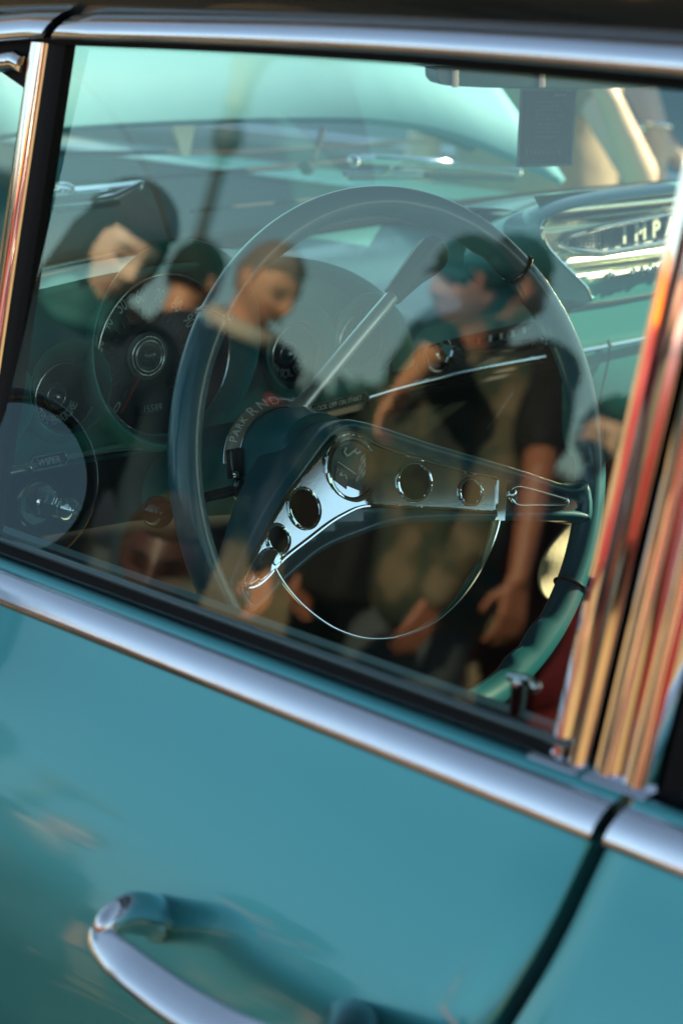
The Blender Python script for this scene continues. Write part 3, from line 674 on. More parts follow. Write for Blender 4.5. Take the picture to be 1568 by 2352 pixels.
# ------------------------------------------------------------------ steering column, selector and levers
KA = WPX(742, 1050, -.055); KB = WPX(645, 1062, -.125); KD = (KB - KA) / np.linalg.norm(KB - KA)
colm = one('steering_column', 'column_paint', lambda b: b.tube([KA + KD * .0, KA + KD * .004, KA + KD * .03, KB - KD * .012, KB - KD * .011, KB + KD * .03, KB + KD * .034, KB + KD * .40], [.030, .036, .043, .0445, .0425, .0425, .040, .037], 48), car, angle=40)
U1 = np.cross([0, 0, 1.], KD); U1 /= np.linalg.norm(U1); U1 *= -1 if U1[1] < 0 else 1
U2 = np.cross(KD, U1); U2 *= -1 if U2[2] < 0 else 1
sel = MB().use('band_tan'); SC = KB - KD * .004
AA = np.linspace(R_(30), R_(172), 40)
band = lambda r, d: [SC + KD * d + r * (math.cos(a) * U1 + math.sin(a) * U2) for a in AA]
sel.grid([band(.0445, .010), band(.0505, .010), band(.0540, .002), band(.0540, .0), band(.0470, -.008), band(.0450, -.0085)])
sel.use('chrome').tube(band(.0455, -.0095), .0011, 8); sel.tube(band(.0535, .003), .0007, 8)
nb = -KD
for s_, a0, a1, sz in (('PARK', 150, 129, .0085), ('R', 117, 117, .0125), ('N', 104, 104, .0125), ('D', 91, 91, .0125), ('2', 69, 69, .011), ('L', 50, 50, .011)):
    for i, ch in enumerate(s_):
        a = R_(a0 + (a1 - a0) * i / max(1, len(s_) - 1)); d = math.cos(a) * U1 + math.sin(a) * U2
        t = math.sin(a) * U1 - math.cos(a) * U2
        up_ = d * .75 + KD * .66; sel.use('print'); put_text(sel, ch, SC + d * .0512 - KD * .0048, t, up_ / np.linalg.norm(up_), sz * (1.15 if i == 0 and s_ == 'PARK' else 1), .012)
build('gear_indicator', sel, colm, angle=60)
br_ = MB().use('black_gloss')
c0, c1 = WPX(537, 1030, -.118), WPX(541, 1098, -.118)
br_.loft([[p + WN * d + E1 * e for d, e in ((.004, -.006), (.006, .005), (-.004, .005), (-.004, -.006))] for p in (c0, c0 * .5 + c1 * .5, c1)]); br_.use('chrome_soft').ball(WPX(541, 1090, -.110), (.003, .003, .003)); build('column_bracket', br_, colm, bevel=.0012)
sp = [WPX(672, 958, -.098), WPX(700, 920, -.097), WPX(800, 800, -.092), WPX(905, 676, -.087)]
one('shift_lever', 'lever_metal', lambda b: b.tube(sp, [.0074, .0070, .0066, .0062], 18), colm)
hp = [WPX(900, 682, -.087), WPX(912, 667, -.087), WPX(945, 630, -.085), WPX(972, 603, -.084), WPX(992, 583, -.083), WPX(1006, 571, -.083), WPX(1012, 566, -.083)]
lev = one('lever_grip', 'black_satin', lambda b: (b.tube(hp, [.0095, .0105, .0130, .0165, .0172, .0145, .006], 8, flat=.8)), colm, angle=20, bevel=.001)
tl = [WPX(556, 1122, -.125), WPX(500, 1135, -.130), WPX(440, 1150, -.140), WPX(385, 1166, -.146)]
one('turn_signal_lever', 'bezel', lambda b: (b.tube(tl, [.0045, .0045, .0040, .0036], 14), b.ball(tl[0], (.006, .010, .013)), b.use('black_gloss').ball(WPX(362, 1176, -.150), .0135, 24, 16), b.use('chrome').tube([tl[3] + (tl[2] - tl[3]) * .25, tl[3]], .0046, 12)), colm)

# ------------------------------------------------------------------ dashboard
XD = -.25
D = lambda x, y, X=XD: onx(x, y, X)
trim_z = lambda y: 1.0125
front_px = [(-90, 720), (-30, 700), (60, 672), (130, 655), (220, 634), (330, 614), (450, 600), (560, 592), (640, 589), (720, 597), (790, 617), (850, 650), (895, 690), (925, 730), (942, 775), (950, 830)]
fr = [D(x, y, -.225) for x, y in smooth_px(front_px, 4, closed=False)]
def dash_top(b):
    rows = []
    for p in fr:
        yb = p[1]; r = []
        back = np.array([wx(min(yb, .70)) + .015, yb + .01, 1.095])
        r.append(p + np.array((-.03, 0, -.014)))
        r.append(p + np.array((-.012, 0, -.010)))
        r.append(p + np.array((-.001, 0, -.004))); r.append(p + np.array((.001, 0, .0)))
        for t in np.linspace(.04, 1, 10):
            q = p * (1 - t) + back * t; q[2] += .018 * math.sin(math.pi * t) * (1 if p[2] > 1.12 else .3); q[2] = max(q[2], p[2] if p[2] < 1.06 else 0) if t < .2 else q[2]; r.append(q)
        rows.append(r)
    b.grid(rows)
dash = one('dashboard', 'dash_top_lit', dash_top, car, angle=50)
# centre and passenger tops, between the two brows
cs = smooth_px([(930, 800), (960, 752), (1000, 738), (1060, 722), (1150, 702), (1250, 683), (1340, 664), (1480, 640), (1600, 620)], 4, closed=False)
cf = [D(x, y, -.235) for x, y in cs]
def centre_top(b):
    rows = []
    for p in cf:
        back = np.array([wx(p[1]) + .012, p[1] + .02, 1.094]); r = [p + np.array((-.002, 0, -.022)), p + np.array((.003, 0, -.004)), p + np.array((0, 0, .0))]
        for t in np.linspace(.05, 1, 10): q = p * (1 - t) + back * t; q[2] += .010 * math.sin(math.pi * t); r.append(q)
        rows.append(r)
    b.grid(rows)
one('dash_top', 'dash_top_lit', centre_top, dash, angle=50)
lip_px = smooth_px([(1640, 432), (1568, 440), (1480, 449), (1390, 462), (1310, 480), (1262, 497), (1243, 514), (1240, 534), (1252, 566), (1283, 602), (1318, 636), (1342, 662), (1352, 690)], 4, closed=False)
lp = [D(x, y, -.185) for x, y in lip_px]
fl_px = smooth_px([(1620, 425), (1540, 432), (1440, 442), (1330, 455), (1240, 470), (1170, 490), (1110, 520), (1075, 560), (1065, 600), (1080, 640), (1130, 672), (1200, 690), (1330, 720)], 4, closed=False)
fl = [D(x, y, -.30) for x, y in fl_px]
def brow(b):
    rows = []
    for p, q in zip(lp, fl):
        r = [p + np.array((-.05, .0, -.004)), p + np.array((-.01, 0.0015, -.003)), p + np.array((.001, .001, 0))]
        for t in np.linspace(.05, 1, 9): s_ = p * (1 - t) + q * t; s_ = s_ + np.array((.020 * math.sin(math.pi * t), -.004 * math.sin(math.pi * t), .012 * math.sin(math.pi * t))); r.append(s_)
        rows.append(r)
    b.grid(rows)
one('passenger_brow', 'dash_top_lit', brow, dash, angle=50)
one('brow_edge', 'chrome', lambda b: b.tube([p + np.array((.0015, .001, 0)) for p in lp[22:]], .0016, 8), dash)
def pas_top(b):
    P = [D(x, y, -.19) for x, y in smooth_px([(1640, 430), (1540, 440), (1440, 452), (1340, 470), (1262, 494)], 4, closed=False)]
    b.grid([[p * (1 - t) + np.array([wx(min(1.4, p[1] + .15)) + .012, p[1] + .15, 1.096]) * t + np.array((0, 0, .012 * math.sin(math.pi * t))) for t in np.linspace(0, 1, 8)] for p in P])
one('passenger_top', 'dash_top_lit', pas_top, dash)
# bright panel with its nameplate, recessed under the passenger brow
XP = -.232
def PP(x, y, X=XP): return onx(x, y, X)
pan = MB()
y0, y1 = PP(1255, 560)[1], 1.38
zt, zb_ = PP(1420, 455)[2] + .012, PP(1420, 640)[2]
H_ = zt - zb_
prof = []
for t in np.linspace(0, 1, 60):
    bul = .010 * abs(math.sin(math.pi * min(1, t / .36))) if t < .36 else (.003 if t < .60 else .010 * abs(math.sin(math.pi * (t - .60) / .27)) if t < .87 else .003)
    prof.append((t, bul))
def pl(y, t): return zt - H_ * t + (y - .85) * -.055
rowsP = [[(XP + bu + .002, y, pl(y, t)) for t, bu in prof] for y in np.linspace(y0 - .02, y1, 24)]
pan.use('anodised').grid(rowsP); pano = build('bright_panel', pan, dash, angle=70)
npb = MB()
A, Bp, Cp, Dp = PP(1385, 527, XP + .009), PP(1385, 574, XP + .009), PP(1600, 536, XP + .009), PP(1600, 487, XP + .009)
npb.use('plate_navy').add([A, Bp, Cp, Dp], [(0, 1, 2, 3)])
npb.use('chrome').tube([PP(1282, 560, XP + .009), PP(1310, 540, XP + .011), PP(1385, 520, XP + .011), PP(1600, 479, XP + .011)], [.0012, .003, .0032, .0032], 8)
npb.tube([PP(1282, 562, XP + .009), PP(1310, 572, XP + .011), PP(1385, 580, XP + .011), PP(1600, 543, XP + .011)], [.0012, .003, .0032, .0032], 8)
for k in range(9):
    x = 1303 + k * 9.2; npb.use('chrome' if k % 3 else 'print'); npb.tube([PP(x, 552 - k * 2.6, XP + .010), PP(x, 562 + k * 1.6, XP + .010)], .0011, 6)
for k in range(5): npb.use('bezel').tube([PP(1305, 556 + (k - 2) * 3, XP + .0105), PP(1380, 553 + (k - 2) * 10, XP + .0105)], .0007, 6)
ru = (PP(1540, 520, XP + .012) - PP(1430, 541, XP + .012)); L_ = np.linalg.norm(ru); ru /= L_; uu = np.array([.0, ru[2] * -1, ru[1]]); uu /= np.linalg.norm(uu)
for k, ch in enumerate('IMPALA'):
    c_ = PP(1430, 541, XP + .0125) + ru * L_ * (k / 3.0) * .98
    vs, fs = text2d(ch, .03); sz = .0225
    for hh, mm in ((0, 'chrome'), (.002, 'print')): npb.use(mm); put_text(npb, ch, c_ + np.array((hh, 0, 0)), ru, uu, sz, .05)
build('nameplate', npb, dash, angle=50)
scb = MB().use('anodised'); scb.tube([PP(1345, 640, XP + .018), PP(1420, 628, XP + .02), PP(1600, 594, XP + .02)], [.003, .0036, .0036], 8); scb.tube([PP(1350, 646, XP + .018), PP(1600, 606, XP + .02)], .002, 8); scb.use('plate_navy').add([PP(1408, 632, XP + .021), PP(1408, 640, XP + .021), PP(1600, 606, XP + .021), PP(1600, 596, XP + .021)], [(0, 1, 2, 3)])
for k, x in enumerate((1400, 1408, 1452, 1456, 1475, 1488, 1494, 1506, 1520, 1528, 1560)): scb.use('chrome').ball(PP(x, 634 - (x - 1408) * .19 + (k % 3) * 2 - 2, XP + .024), (.002, .0028, .0045 - .001 * (k % 2)), 10, 8)
build('trim_script', scb, dash)
# lower face of the dash on the passenger side, with its bright strip
lower = lambda b: (b.grid([[D(1318, 640, -.225), D(1300, 760, -.228), D(1290, 850, -.232), D(1290, 960, -.26), D(1290, 1060, -.30)], [D(1400, 640, -.222), D(1400, 760, -.225), D(1400, 850, -.23), D(1400, 960, -.25), D(1400, 1060, -.28)], [D(1620, 600, -.215), D(1620, 720, -.22), D(1620, 800, -.225), D(1620, 920, -.24), D(1620, 1020, -.26)], [D(1800, 560, -.215), D(1800, 690, -.22), D(1800, 770, -.225), D(1800, 880, -.24), D(1800, 980, -.26)]]))
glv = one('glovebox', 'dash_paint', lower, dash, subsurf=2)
one('glovebox_trim', 'chrome', lambda b: (b.tube([D(1306, 812, -.222), D(1392, 796, -.220)], .0026, 8), b.tube([D(1400, 794, -.220), D(1620, 752, -.216)], .0026, 8)), dash)
one('glovebox_seam', 'black_satin', lambda b: (b.tube([D(1396, 780, -.224), D(1398, 820, -.2265), D(1380, 900, -.235), D(1368, 980, -.25)], .0012, 6), b.tube([D(1310, 706, -.2245), D(1420, 690, -.221), D(1620, 655, -.217)], .0016, 6)), dash)
# black instrument face behind the pods, recessed radio bay, ribbed speaker grille, trim strip
fb = MB().use('pod_paint')
P = [p + np.array((-.035, 0, -.004)) for p in fr]
fb.grid([[p, np.array((-.262, p[1], max(1.0, min(p[2] - .02, 1.06)))), np.array((-.265, p[1], 1.003))] for p in P]); build('instrument_face', fb, dash)
rb = MB().use('black_satin')
bay_o = smooth_px([(955, 800), (985, 768), (1040, 752), (1140, 728), (1240, 706), (1275, 720), (1280, 770), (1262, 806), (1150, 832), (1060, 855), (975, 872)], 4)
rb.prism([D(x, y, -.247) for x, y in bay_o], (-.03, 0, 0))
rb.use('chrome_soft').tube([D(x, y, -.243) for x, y in smooth_px([(968, 785), (990, 764), (1040, 750), (1140, 727), (1235, 706)], 5, closed=False)], .0011, 6)
for yy0, yy1, x0, x1 in ((788, 768, 1060, 1238), (822, 800, 1050, 1225), (806, 786, 1075, 1230)):
    rb.use('bezel').tube([D(x0, yy0, -.245), D(x1, yy1, -.245)], .0011, 6)
for k, (x, y) in enumerate(((1098, 783), (1125, 777), (1150, 772), (1177, 766), (1203, 759))): rb.use('needle_red' if k == 0 else 'print_dim'); rb.box(D(x, y, -.2445), (.001, .0035, .006))
build('radio', rb, dash, angle=40)
kb = MB().use('chrome'); k0 = D(1000, 812, -.243)
kb.disc(k0, (1, 0, .05), .0165, th=.004); kb.use('bezel').ring(k0 + np.array((.002, 0, 0)), (1, 0, .05), .017, .002)
kb.use('chrome').tube([k0, k0 + np.array((.010, .001, .001)), k0 + np.array((.011, .001, .001)), k0 + np.array((.026, .002, .002)), k0 + np.array((.028, .002, .002))], [.0105, .0100, .0085, .0085, .0072], 8)
kb.use('bezel').disc(k0 + np.array((.0285, .002, .002)), (1, 0, .1), .006)
build('radio_knob', kb, dash, angle=30); kb = MB(); k1 = D(1238, 775, -.243); kb.use('bezel').disc(k1, (1, 0, .05), .012, th=.004); kb.use('chrome').tube([k1, k1 + np.array((.018, 0, .001))], [.008, .007], 8)
build('radio_knob', kb, dash, angle=30)
tb = MB().use('chrome')
def strip(P, r): tb.tube(P, r, 10, up=(0, 0, 1), flat=.5)
strip([D(-60, 1094, -.243), D(60, 1072, -.243), D(86, 1067, -.243)], .0042); strip([D(155, 1052, -.243), D(250, 1035, -.243), D(560, 985, -.243), D(698, 951, -.243)], .0042)
strip([D(846, 915, -.243), D(900, 898, -.243), D(960, 882, -.243), D(1050, 860, -.243), D(1130, 843, -.243), D(1190, 832, -.243), D(1250, 822, -.243)], .0040)
tro = build('dash_trim', tb, dash, angle=60)
def plate(b, x0, ya, x1, yb, word, hgt, sz):
    a, c = D(x0, ya, -.2415), D(x1, yb, -.2415); d = c - a; L = np.linalg.norm(d); d /= L; u = np.array((0, -d[2], d[1])); b.use('chrome')
    q = [a + u * hgt, a - d * hgt * .7, a - u * hgt, c - u * hgt, c + d * hgt * .7, c + u * hgt]
    b.tube(q, .0011, 6, closed=True); b.use('black_gloss').add([p - np.array((.0008, 0, 0)) for p in q], [tuple(range(6))])
    b.use('print'); put_text(b, word, (a + c) / 2 + np.array((.0006, 0, 0)), d, u, sz, .012, 1.0 if len(word) < 6 else .86)
lb = MB(); plate(lb, 78, 1066, 148, 1052, 'WIPER', .0058, .0078); build('wiper_plate', lb, dash)
lb = MB(); plate(lb, 712, 943, 838, 911, 'LOCK OFF ON START', .0046, .0068); build('ignition_plate', lb, dash)
wk = MB().use('chrome'); c_ = D(88, 1155, -.243); wk.disc(c_, (1, 0, 0), .020, th=.004); wk.use('bezel').ring(c_ + np.array((.001, 0, 0)), (1, 0, 0), .0205, .0022)
wk.use('chrome').tube([c_, c_ + np.array((.012, .001, 0)), c_ + np.array((.013, .001, 0)), c_ + np.array((.034, .003, .001))], [.013, .012, .0095, .0085], 6); wk.ball(c_ + np.array((.040, .004, .001)), (.011, .0105, .0105)); build('wiper_knob', wk, dash, angle=30)
gr = MB().use('grille_dark'); rowsG = []
for k in range(110):
    t = k / 109.0; off = .0014 * (k % 2)
    rowsG.append([D(x, yy, -.258 + .03 * 0 + off) + np.array((-.05 * t, 0, 0)) for x, yy in ((-80, 1112 + 190 * t), (300, 1046 + 190 * t), (620, 990 + 190 * t), (900, 925 + 190 * t), (1180, 862 + 190 * t), (1290, 838 + 190 * t))])
gr.grid(rowsG); build('ribbed_grille', gr, dash, angle=20)
one('grille_frame', 'bezel', lambda b: b.tube([D(940, 905, -.252), D(1100, 868, -.252), D(1182, 852, -.252), D(1178, 900, -.262), D(1120, 985, -.275)], .0012, 6), dash)

# instrument pods
def pod(b, lc, lry, fc, fry, XL=-.195, XF=-.25):
    c1, c2 = onx(*lc, XL), onx(*fc, XF); r1, r2 = lry * mpp(c1) / .96, fry * mpp(c2) / .96; ax = (c1 - c2) / np.linalg.norm(c1 - c2)
    A_ = np.linspace(0, 2 * math.pi, 56, endpoint=False); ci = lambda c, r: [c + r * np.array((0, math.cos(a), math.sin(a))) for a in A_]
    b.use('pod_paint').grid([ci(c2 + (c2 - c1) * 1.2, r1 * .92), ci(c2, r1 * .96), ci(c1 - ax * .004, r1 * 1.0), ci(c1, r1 * .995), ci(c1 + ax * .0006, r1 * .985), ci(c1 - ax * .001, r1 * .972), ci(c1 * .5 + c2 * .5, (r1 * .45 + r2 * .55)), ci(c2, r2 * 1.0)], close_v=True)
    b.use('chrome').ring(c2 + np.array((.002, 0, 0)), (1, 0, 0), r2, .0017)
    b.use('gauge_black').disc(c2 + np.array((-.010, 0, 0)), (1, 0, 0), r2 * 1.02, th=.004)
    b.use('gauge_black').grid([ci(c2, r2), ci(c2 - np.array((.010, 0, 0)), r2)], close_v=True)
    return c2, r2
Yv, Zv = np.array((0, 1., 0)), np.array((0, 0, 1.))
sp_ = MB(); c2, r2 = pod(sp_, (411, 788), 232, (376, 815), 180)
fc = c2 + np.array((-.0085, 0, 0)); hubp = onx(338, 817, fc[0])
for k in range(13):
    v = k * 10; a = 229 - v * 2.25; ar = R_(a); d = math.cos(ar) * Yv + math.sin(ar) * Zv; t = math.sin(ar) * Yv - math.cos(ar) * Zv
    sp_.use('print_dim' if v not in (40, 50, 60) else 'print_dim'); put_text(sp_, str(v), hubp + d * r2 * .74, t, d, .0165, .008, .62)
    for j in (0, .5):
        ar = R_(229 - (v + j * 10) * 2.25); d = math.cos(ar) * Yv + math.sin(ar) * Zv; sp_.use('gauge_grey'); sp_.tube([hubp + d * r2 * .50, hubp + d * r2 * (.56 if j else .60)], .0009, 6)
sp_.use('gauge_grey').disc(hubp + np.array((.001, 0, 0)), (1, 0, 0), r2 * .30, th=.002); sp_.use('chrome_soft').ring(hubp + np.array((.002, 0, 0)), (1, 0, 0), r2 * .24, .0012); sp_.use('chrome_soft').ring(hubp + np.array((.003, 0, 0)), (1, 0, 0), r2 * .19, .0009)
sp_.use('black_gloss').ball(hubp + np.array((.004, 0, 0)), (.006, r2 * .135, r2 * .135)); ar = R_(234); d = math.cos(ar) * Yv + math.sin(ar) * Zv
sp_.use('needle_red').tube([hubp + d * r2 * .28 + np.array((.003, 0, 0)), hubp + d * r2 * .78 + np.array((.003, 0, 0))], [.0013, .0008], 6)
q = hubp + Zv * r2 * .42 - Yv * r2 * .1; bt = [(-.11, .035), (-.04, .035), (-.035, .055), (.035, .055), (.04, .035), (.11, .035), (.10, -.02), (.04, -.02), (.035, -.04), (-.035, -.04), (-.04, -.02), (-.10, -.02)]
sp_.use('gauge_grey').tube([q + Yv * r2 * a_ * 1.2 + Zv * r2 * c_ * 1.2 for a_, c_ in bt], .0005, 5, closed=True)
oc = onx(348, 938, fc[0]); sp_.use('bezel'); sp_.box(oc, (.002, .030, .0085)); sp_.use('print_dim'); put_text(sp_, '15589', oc + np.array((.0016, 0, 0)), Yv, Zv, .0085, .004)
build('speedometer', sp_, dash, angle=50)
def small(name, lc, lry, fc_, fry, word, needle, lit=False):
    b = MB(); c2, r2 = pod(b, lc, lry, fc_, fry, -.205, -.25); f_ = c2 + np.array((-.0085, 0, 0)); h_ = f_ - Yv * r2 * .10
    b.use('gauge_grey').disc(h_ + np.array((.001, 0, 0)), (1, 0, 0), r2 * .40, th=.002); b.use('chrome_soft').ring(h_ + np.array((.002, 0, 0)), (1, 0, 0), r2 * .30, .0009); b.ball(h_ + np.array((.004, 0, 0)), (.005, r2 * .16, r2 * .16))
    b.use('print' if lit else 'print_dim')
    if word: arc_text(b, word, h_, Yv, Zv, r2 * .70, 215, 330, .0112, inward=True, bold=.014, narrow=.85)
    d = math.cos(R_(needle)) * Yv + math.sin(R_(needle)) * Zv; b.use('needle_red').tube([h_ + d * r2 * .4, h_ + d * r2 * .85], .0008, 6)
    build(name, b, dash, angle=50)
small('temperature_gauge', (165, 890), 108, (147, 912), 78, 'TEMPERATURE', 160, True)
small('fuel_gauge', (692, 797), 100, (677, 813), 67, 'GASOLINE', 190)
small('dash_clock', (845, 771), 96, (826, 785), 63, '', 120)
small('battery_gauge', (-12, 925), 108, (-28, 945), 76, 'BATTERY', 60)

# ------------------------------------------------------------------ inside mirror and the card hanging from it
rmx = -.20
def rmir(b):
    P = [onx(x, y, rmx) for x, y in smooth_px([(1008, 150), (1003, 160), (1003, 178), (1010, 190), (1030, 197), (1150, 203), (1300, 205), (1420, 203), (1500, 196), (1512, 180), (1512, 160), (1500, 150)], 3)]
    b.loft([[p + np.array(o) for p in P] for o in ((-.016, 0, .002), (0, 0, 0))])
rv = one('rear_view_mirror', 'dash_paint', rmir, car, angle=40, bevel=.002)
one('mirror_stem', 'chrome_soft', lambda b: b.tube([onx(1270, 165, rmx - .02), np.array((-.26, .78, 1.385))], .007, 12), rv)
for x in (1044, 1243): one('mirror_clip', 'chrome_soft', lambda b: b.tube([onx(x, 160, rmx + .002), onx(x, 200, rmx + .002)], .0035, 8), rv)
K = [onx(x, y, rmx + .012) for x, y in ((1197, 204), (1323, 206), (1311, 379), (1189, 382))]
cdb = MB(); ux = (K[1] - K[0]); uy = (K[3] - K[0]); fn_ = np.cross(uy, ux); fn_ /= np.linalg.norm(fn_)
if fn_ @ (CC - K[0]) < 0: fn_ = -fn_
Q = lambda u, v, h=.0009: K[0] + ux * u + uy * v + (K[2] - K[1] - uy) * u * v + fn_ * h
cdb.use('card_light').prism([Q(-.02, -.01, 0), Q(1.02, -.01, 0), Q(1.02, 1.015, 0), Q(-.02, 1.015, 0)], -fn_ * .0008)
cdb.use('card_dark').add([Q(.03, .02, .0003), Q(.97, .02, .0003), Q(.97, .98, .0003), Q(.03, .98, .0003)], [(0, 1, 2, 3)])
cdb.use('card_light').add([Q(.58, .05), Q(.80, .05), Q(.80, .09), Q(.58, .09)], [(0, 1, 2, 3)])
for v in (.16, .21, .26, .33, .38, .45, .50, .55, .61): 
    w0 = .2 + .12 * rng.random(); w1_ = .62 + .2 * rng.random(); k = w0
    while k < w1_:
        e = k + .03 + .05 * rng.random(); cdb.add([Q(k, v), Q(e, v), Q(e, v + .012), Q(k, v + .012)], [(0, 1, 2, 3)]); k = e + .02
for k in range(9): cdb.add([Q(.12 + k * .075, .79), Q(.16 + k * .075, .79), Q(.16 + k * .075, .85), Q(.12 + k * .075, .85)], [(0, 1, 2, 3)])
cardo = build('notice_card', cdb, None, smooth=False)
tag(cardo, 'dark blue notice card with small grey print hanging from the rear view mirror', 'card')
# inside lock knob on the door
def knob(b):
    c = ony(1186, 1640, .035); t = ony(1194, 1562, .035); s_ = ony(1230, 1578, .035)
    b.tube([c - (t - c) * .5, c, t, t + (t - c) * .04], [.0042, .0046, .0050, .0045], 14); b.tube([t + np.array((-.008, 0, 0)), t + np.array((.008, 0, .002))], .0030, 10); b.ball(s_, .0034)
one('lock_knob', 'chrome', knob, door)

def cloth(b):  # cloth added to stand in for a patch of sunlight
    o = smooth_px([(1362, 1000), (1375, 1000), (1373, 1160), (1348, 1290), (1302, 1370), (1264, 1377), (1244, 1352), (1243, 1310), (1262, 1262), (1300, 1216), (1350, 1160), (1357, 1080)], 4)
    vs, fs = fill2d(o, 9); w_ = lambda x, y: .004 * math.sin(x * .05 + y * .02) + .003 * math.sin(y * .06)
    A = [onx(x, y, -.238 + w_(x, y)) for x, y in vs]; B_ = [p - np.array((.004, 0, 0)) for p in A]; n = len(o)
    b.add(A, fs); b.add(B_, [f[::-1] for f in fs]); r1 = [onx(x, y, -.238 + w_(x, y)) for x, y in o]; b.grid([r1, [p - np.array((.004, 0, 0)) for p in r1]], close_v=True)
tag(one('sun_patch_cloth', 'sun_patch_cream', cloth, None), 'made-up cream cloth standing for a patch of sun below the dash, beyond the right side of the wheel rim', 'cloth')

# ------------------------------------------------------------------ people
def skin_mat(name, col):
    M = bpy.data.materials.new(name); M.use_nodes = True; t = M.node_tree; p = t.nodes['Principled BSDF']
    a = t.nodes.new('ShaderNodeAttribute'); a.attribute_name = 'tone'
    mx = t.nodes.new('ShaderNodeMix'); mx.data_type = 'RGBA'; mx.blend_type = 'MULTIPLY'; mx.inputs[0].default_value = 1
    mx.inputs[6].default_value = (*col, 1); t.links.new(a.outputs['Color'], mx.inputs[7]); t.links.new(mx.outputs[2], p.inputs['Base Color'])
    p.inputs['Roughness'].default_value = .5; p.inputs['Subsurface Weight'].default_value = .12; p.inputs['Subsurface Radius'].default_value = (.01, .004, .002)
    MATS[name] = M
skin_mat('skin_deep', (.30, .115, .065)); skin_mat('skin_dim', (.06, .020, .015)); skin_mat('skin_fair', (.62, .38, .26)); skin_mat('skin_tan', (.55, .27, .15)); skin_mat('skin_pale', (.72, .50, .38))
def camo():
    M = bpy.data.materials.new('camouflage'); M.use_nodes = True; t = M.node_tree; p = t.nodes['Principled BSDF']
    tc = t.nodes.new('ShaderNodeTexCoord'); n = t.nodes.new('ShaderNodeTexNoise'); n.inputs['Scale'].default_value = 7; n.inputs['Detail'].default_value = 3
    r = t.nodes.new('ShaderNodeValToRGB'); r.color_ramp.interpolation = 'CONSTANT'; e = r.color_ramp.elements
    e[0].position = 0; e[0].color = (.012, .018, .014, 1); e[1].position = .42; e[1].color = (.030, .045, .028, 1)
    for q, c in ((.52, (.075, .065, .036, 1)), (.60, (.14, .11, .065, 1))): z = e.new(q); z.color = c
    t.links.new(tc.outputs['Object'], n.inputs['Vector']); t.links.new(n.outputs['Fac'], r.inputs[0]); t.links.new(r.outputs[0], p.inputs['Base Color']); p.inputs['Roughness'].default_value = .85
    MATS['camouflage'] = M
camo()
for nm, c in (('hair_black', (.010, .008, .007)), ('hair_brown', (.035, .020, .012)), ('hair_grey', (.20, .17, .15)), ('hair_blond', (.25, .16, .07)), ('knit_brown', (.030, .018, .014)), ('cloth_navy', (.012, .022, .040)), ('cloth_black', (.008, .008, .009)),
              ('cloth_teal', (.03, .12, .13)), ('cloth_blue', (.018, .04, .06)), ('denim_grey', (.05, .065, .075)), ('coat_red', (.11, .006, .010)), ('jacket_orange', (.48, .115, .012)), ('cloth_tan', (.30, .23, .15)), ('cloth_olive', (.16, .13, .07)), ('plaid_pale', (.45, .40, .34)), ('cap_teal', (.02, .07, .075)), ('leather', (.06, .025, .012)), ('eye_dark', (.02, .012, .01)), ('metal_watch', (.8, .8, .78)), ('strap_pink', (.55, .28, .22))):
    if nm.startswith('metal'): mat(nm, c, .15, 1.0)
    else: mat(nm, c, .8 if not nm.startswith('eye') else .2, 0, 0, spec=.3, var=.3 if not nm.startswith('eye') else 0, vscale=25, bump=.25 if not nm.startswith('eye') else 0, bscale=300)

def rotm(az, pitch=0.0, roll=0.0):
    """local +X forward turned to azimuth az, nose pitched down"""
    return np.array(Matrix.Rotation(az, 3, 'Z') @ Matrix.Rotation(pitch, 3, 'Y') @ Matrix.Rotation(roll, 3, 'X'))
GS = lambda v, c, s: np.exp(-((v - c) / s) ** 2)
def head_shape(nr=56, nc=64, grow=0.0, fem=0.0):
    th = np.linspace(.02, math.pi - .02, nr)[:, None]; ph = np.linspace(0, 2 * math.pi, nc, endpoint=False)[None]
    x = np.sin(th) * np.cos(ph); y = np.sin(th) * np.sin(ph); z = np.cos(th) * np.ones_like(ph)
    X, Y, Z = .096 * x, .076 * y, .116 * z
    k = np.clip((-Z - .015) / .10, 0, 1)
    Y = Y * (1 - (.34 + .06 * fem) * k ** 1.2); X = np.where(X > 0, X * (1 - .10 * k), X * (1 - .50 * k ** .8))
    X = np.where(Z > .03, X * (1 + .06 * np.clip((Z - .03) / .06, 0, 1) * (X < 0)), X)
    fr = X > .02; A = np.clip(X / .05, 0, 1); ya = np.abs(Y)
    d = .024 * GS(Y, 0, .011) * np.where(Z > -.024, GS(Z, -.024, .028), GS(Z, -.024, .010)) + .010 * GS(Y, 0, .010) * GS(Z, .012, .022) + .008 * GS(ya, .011, .007) * GS(Z, -.026, .009)
    d += -.012 * GS(ya, .031, .017) * GS(Z, .006, .012) + .005 * GS(ya, .030, .024) * GS(Z, .026, .009) + .005 * GS(ya, .040, .020) * GS(Z, -.026, .022)
    d += .007 * GS(Y, 0, .021) * GS(Z, -.056, .006) + .007 * GS(Y, 0, .018) * GS(Z, -.067, .006) - .005 * GS(Y, 0, .024) * GS(Z, -.0615, .0022) - .004 * GS(Y, 0, .02) * GS(Z, -.080, .008) + .010 * GS(Y, 0, .022) * GS(Z, -.098, .014)
    X = X + d * A
    P = np.stack([X, Y, Z], -1)
    if grow: P = P * (1 + grow / .1)
    return P
def add_grid(b, P, M, o, s=1.0):
    nr, nc = P.shape[:2]; Q = (P.reshape(-1, 3) * s) @ M.T + o
    rows = [list(Q[i * nc:(i + 1) * nc]) for i in range(nr)]; b.loft(rows)
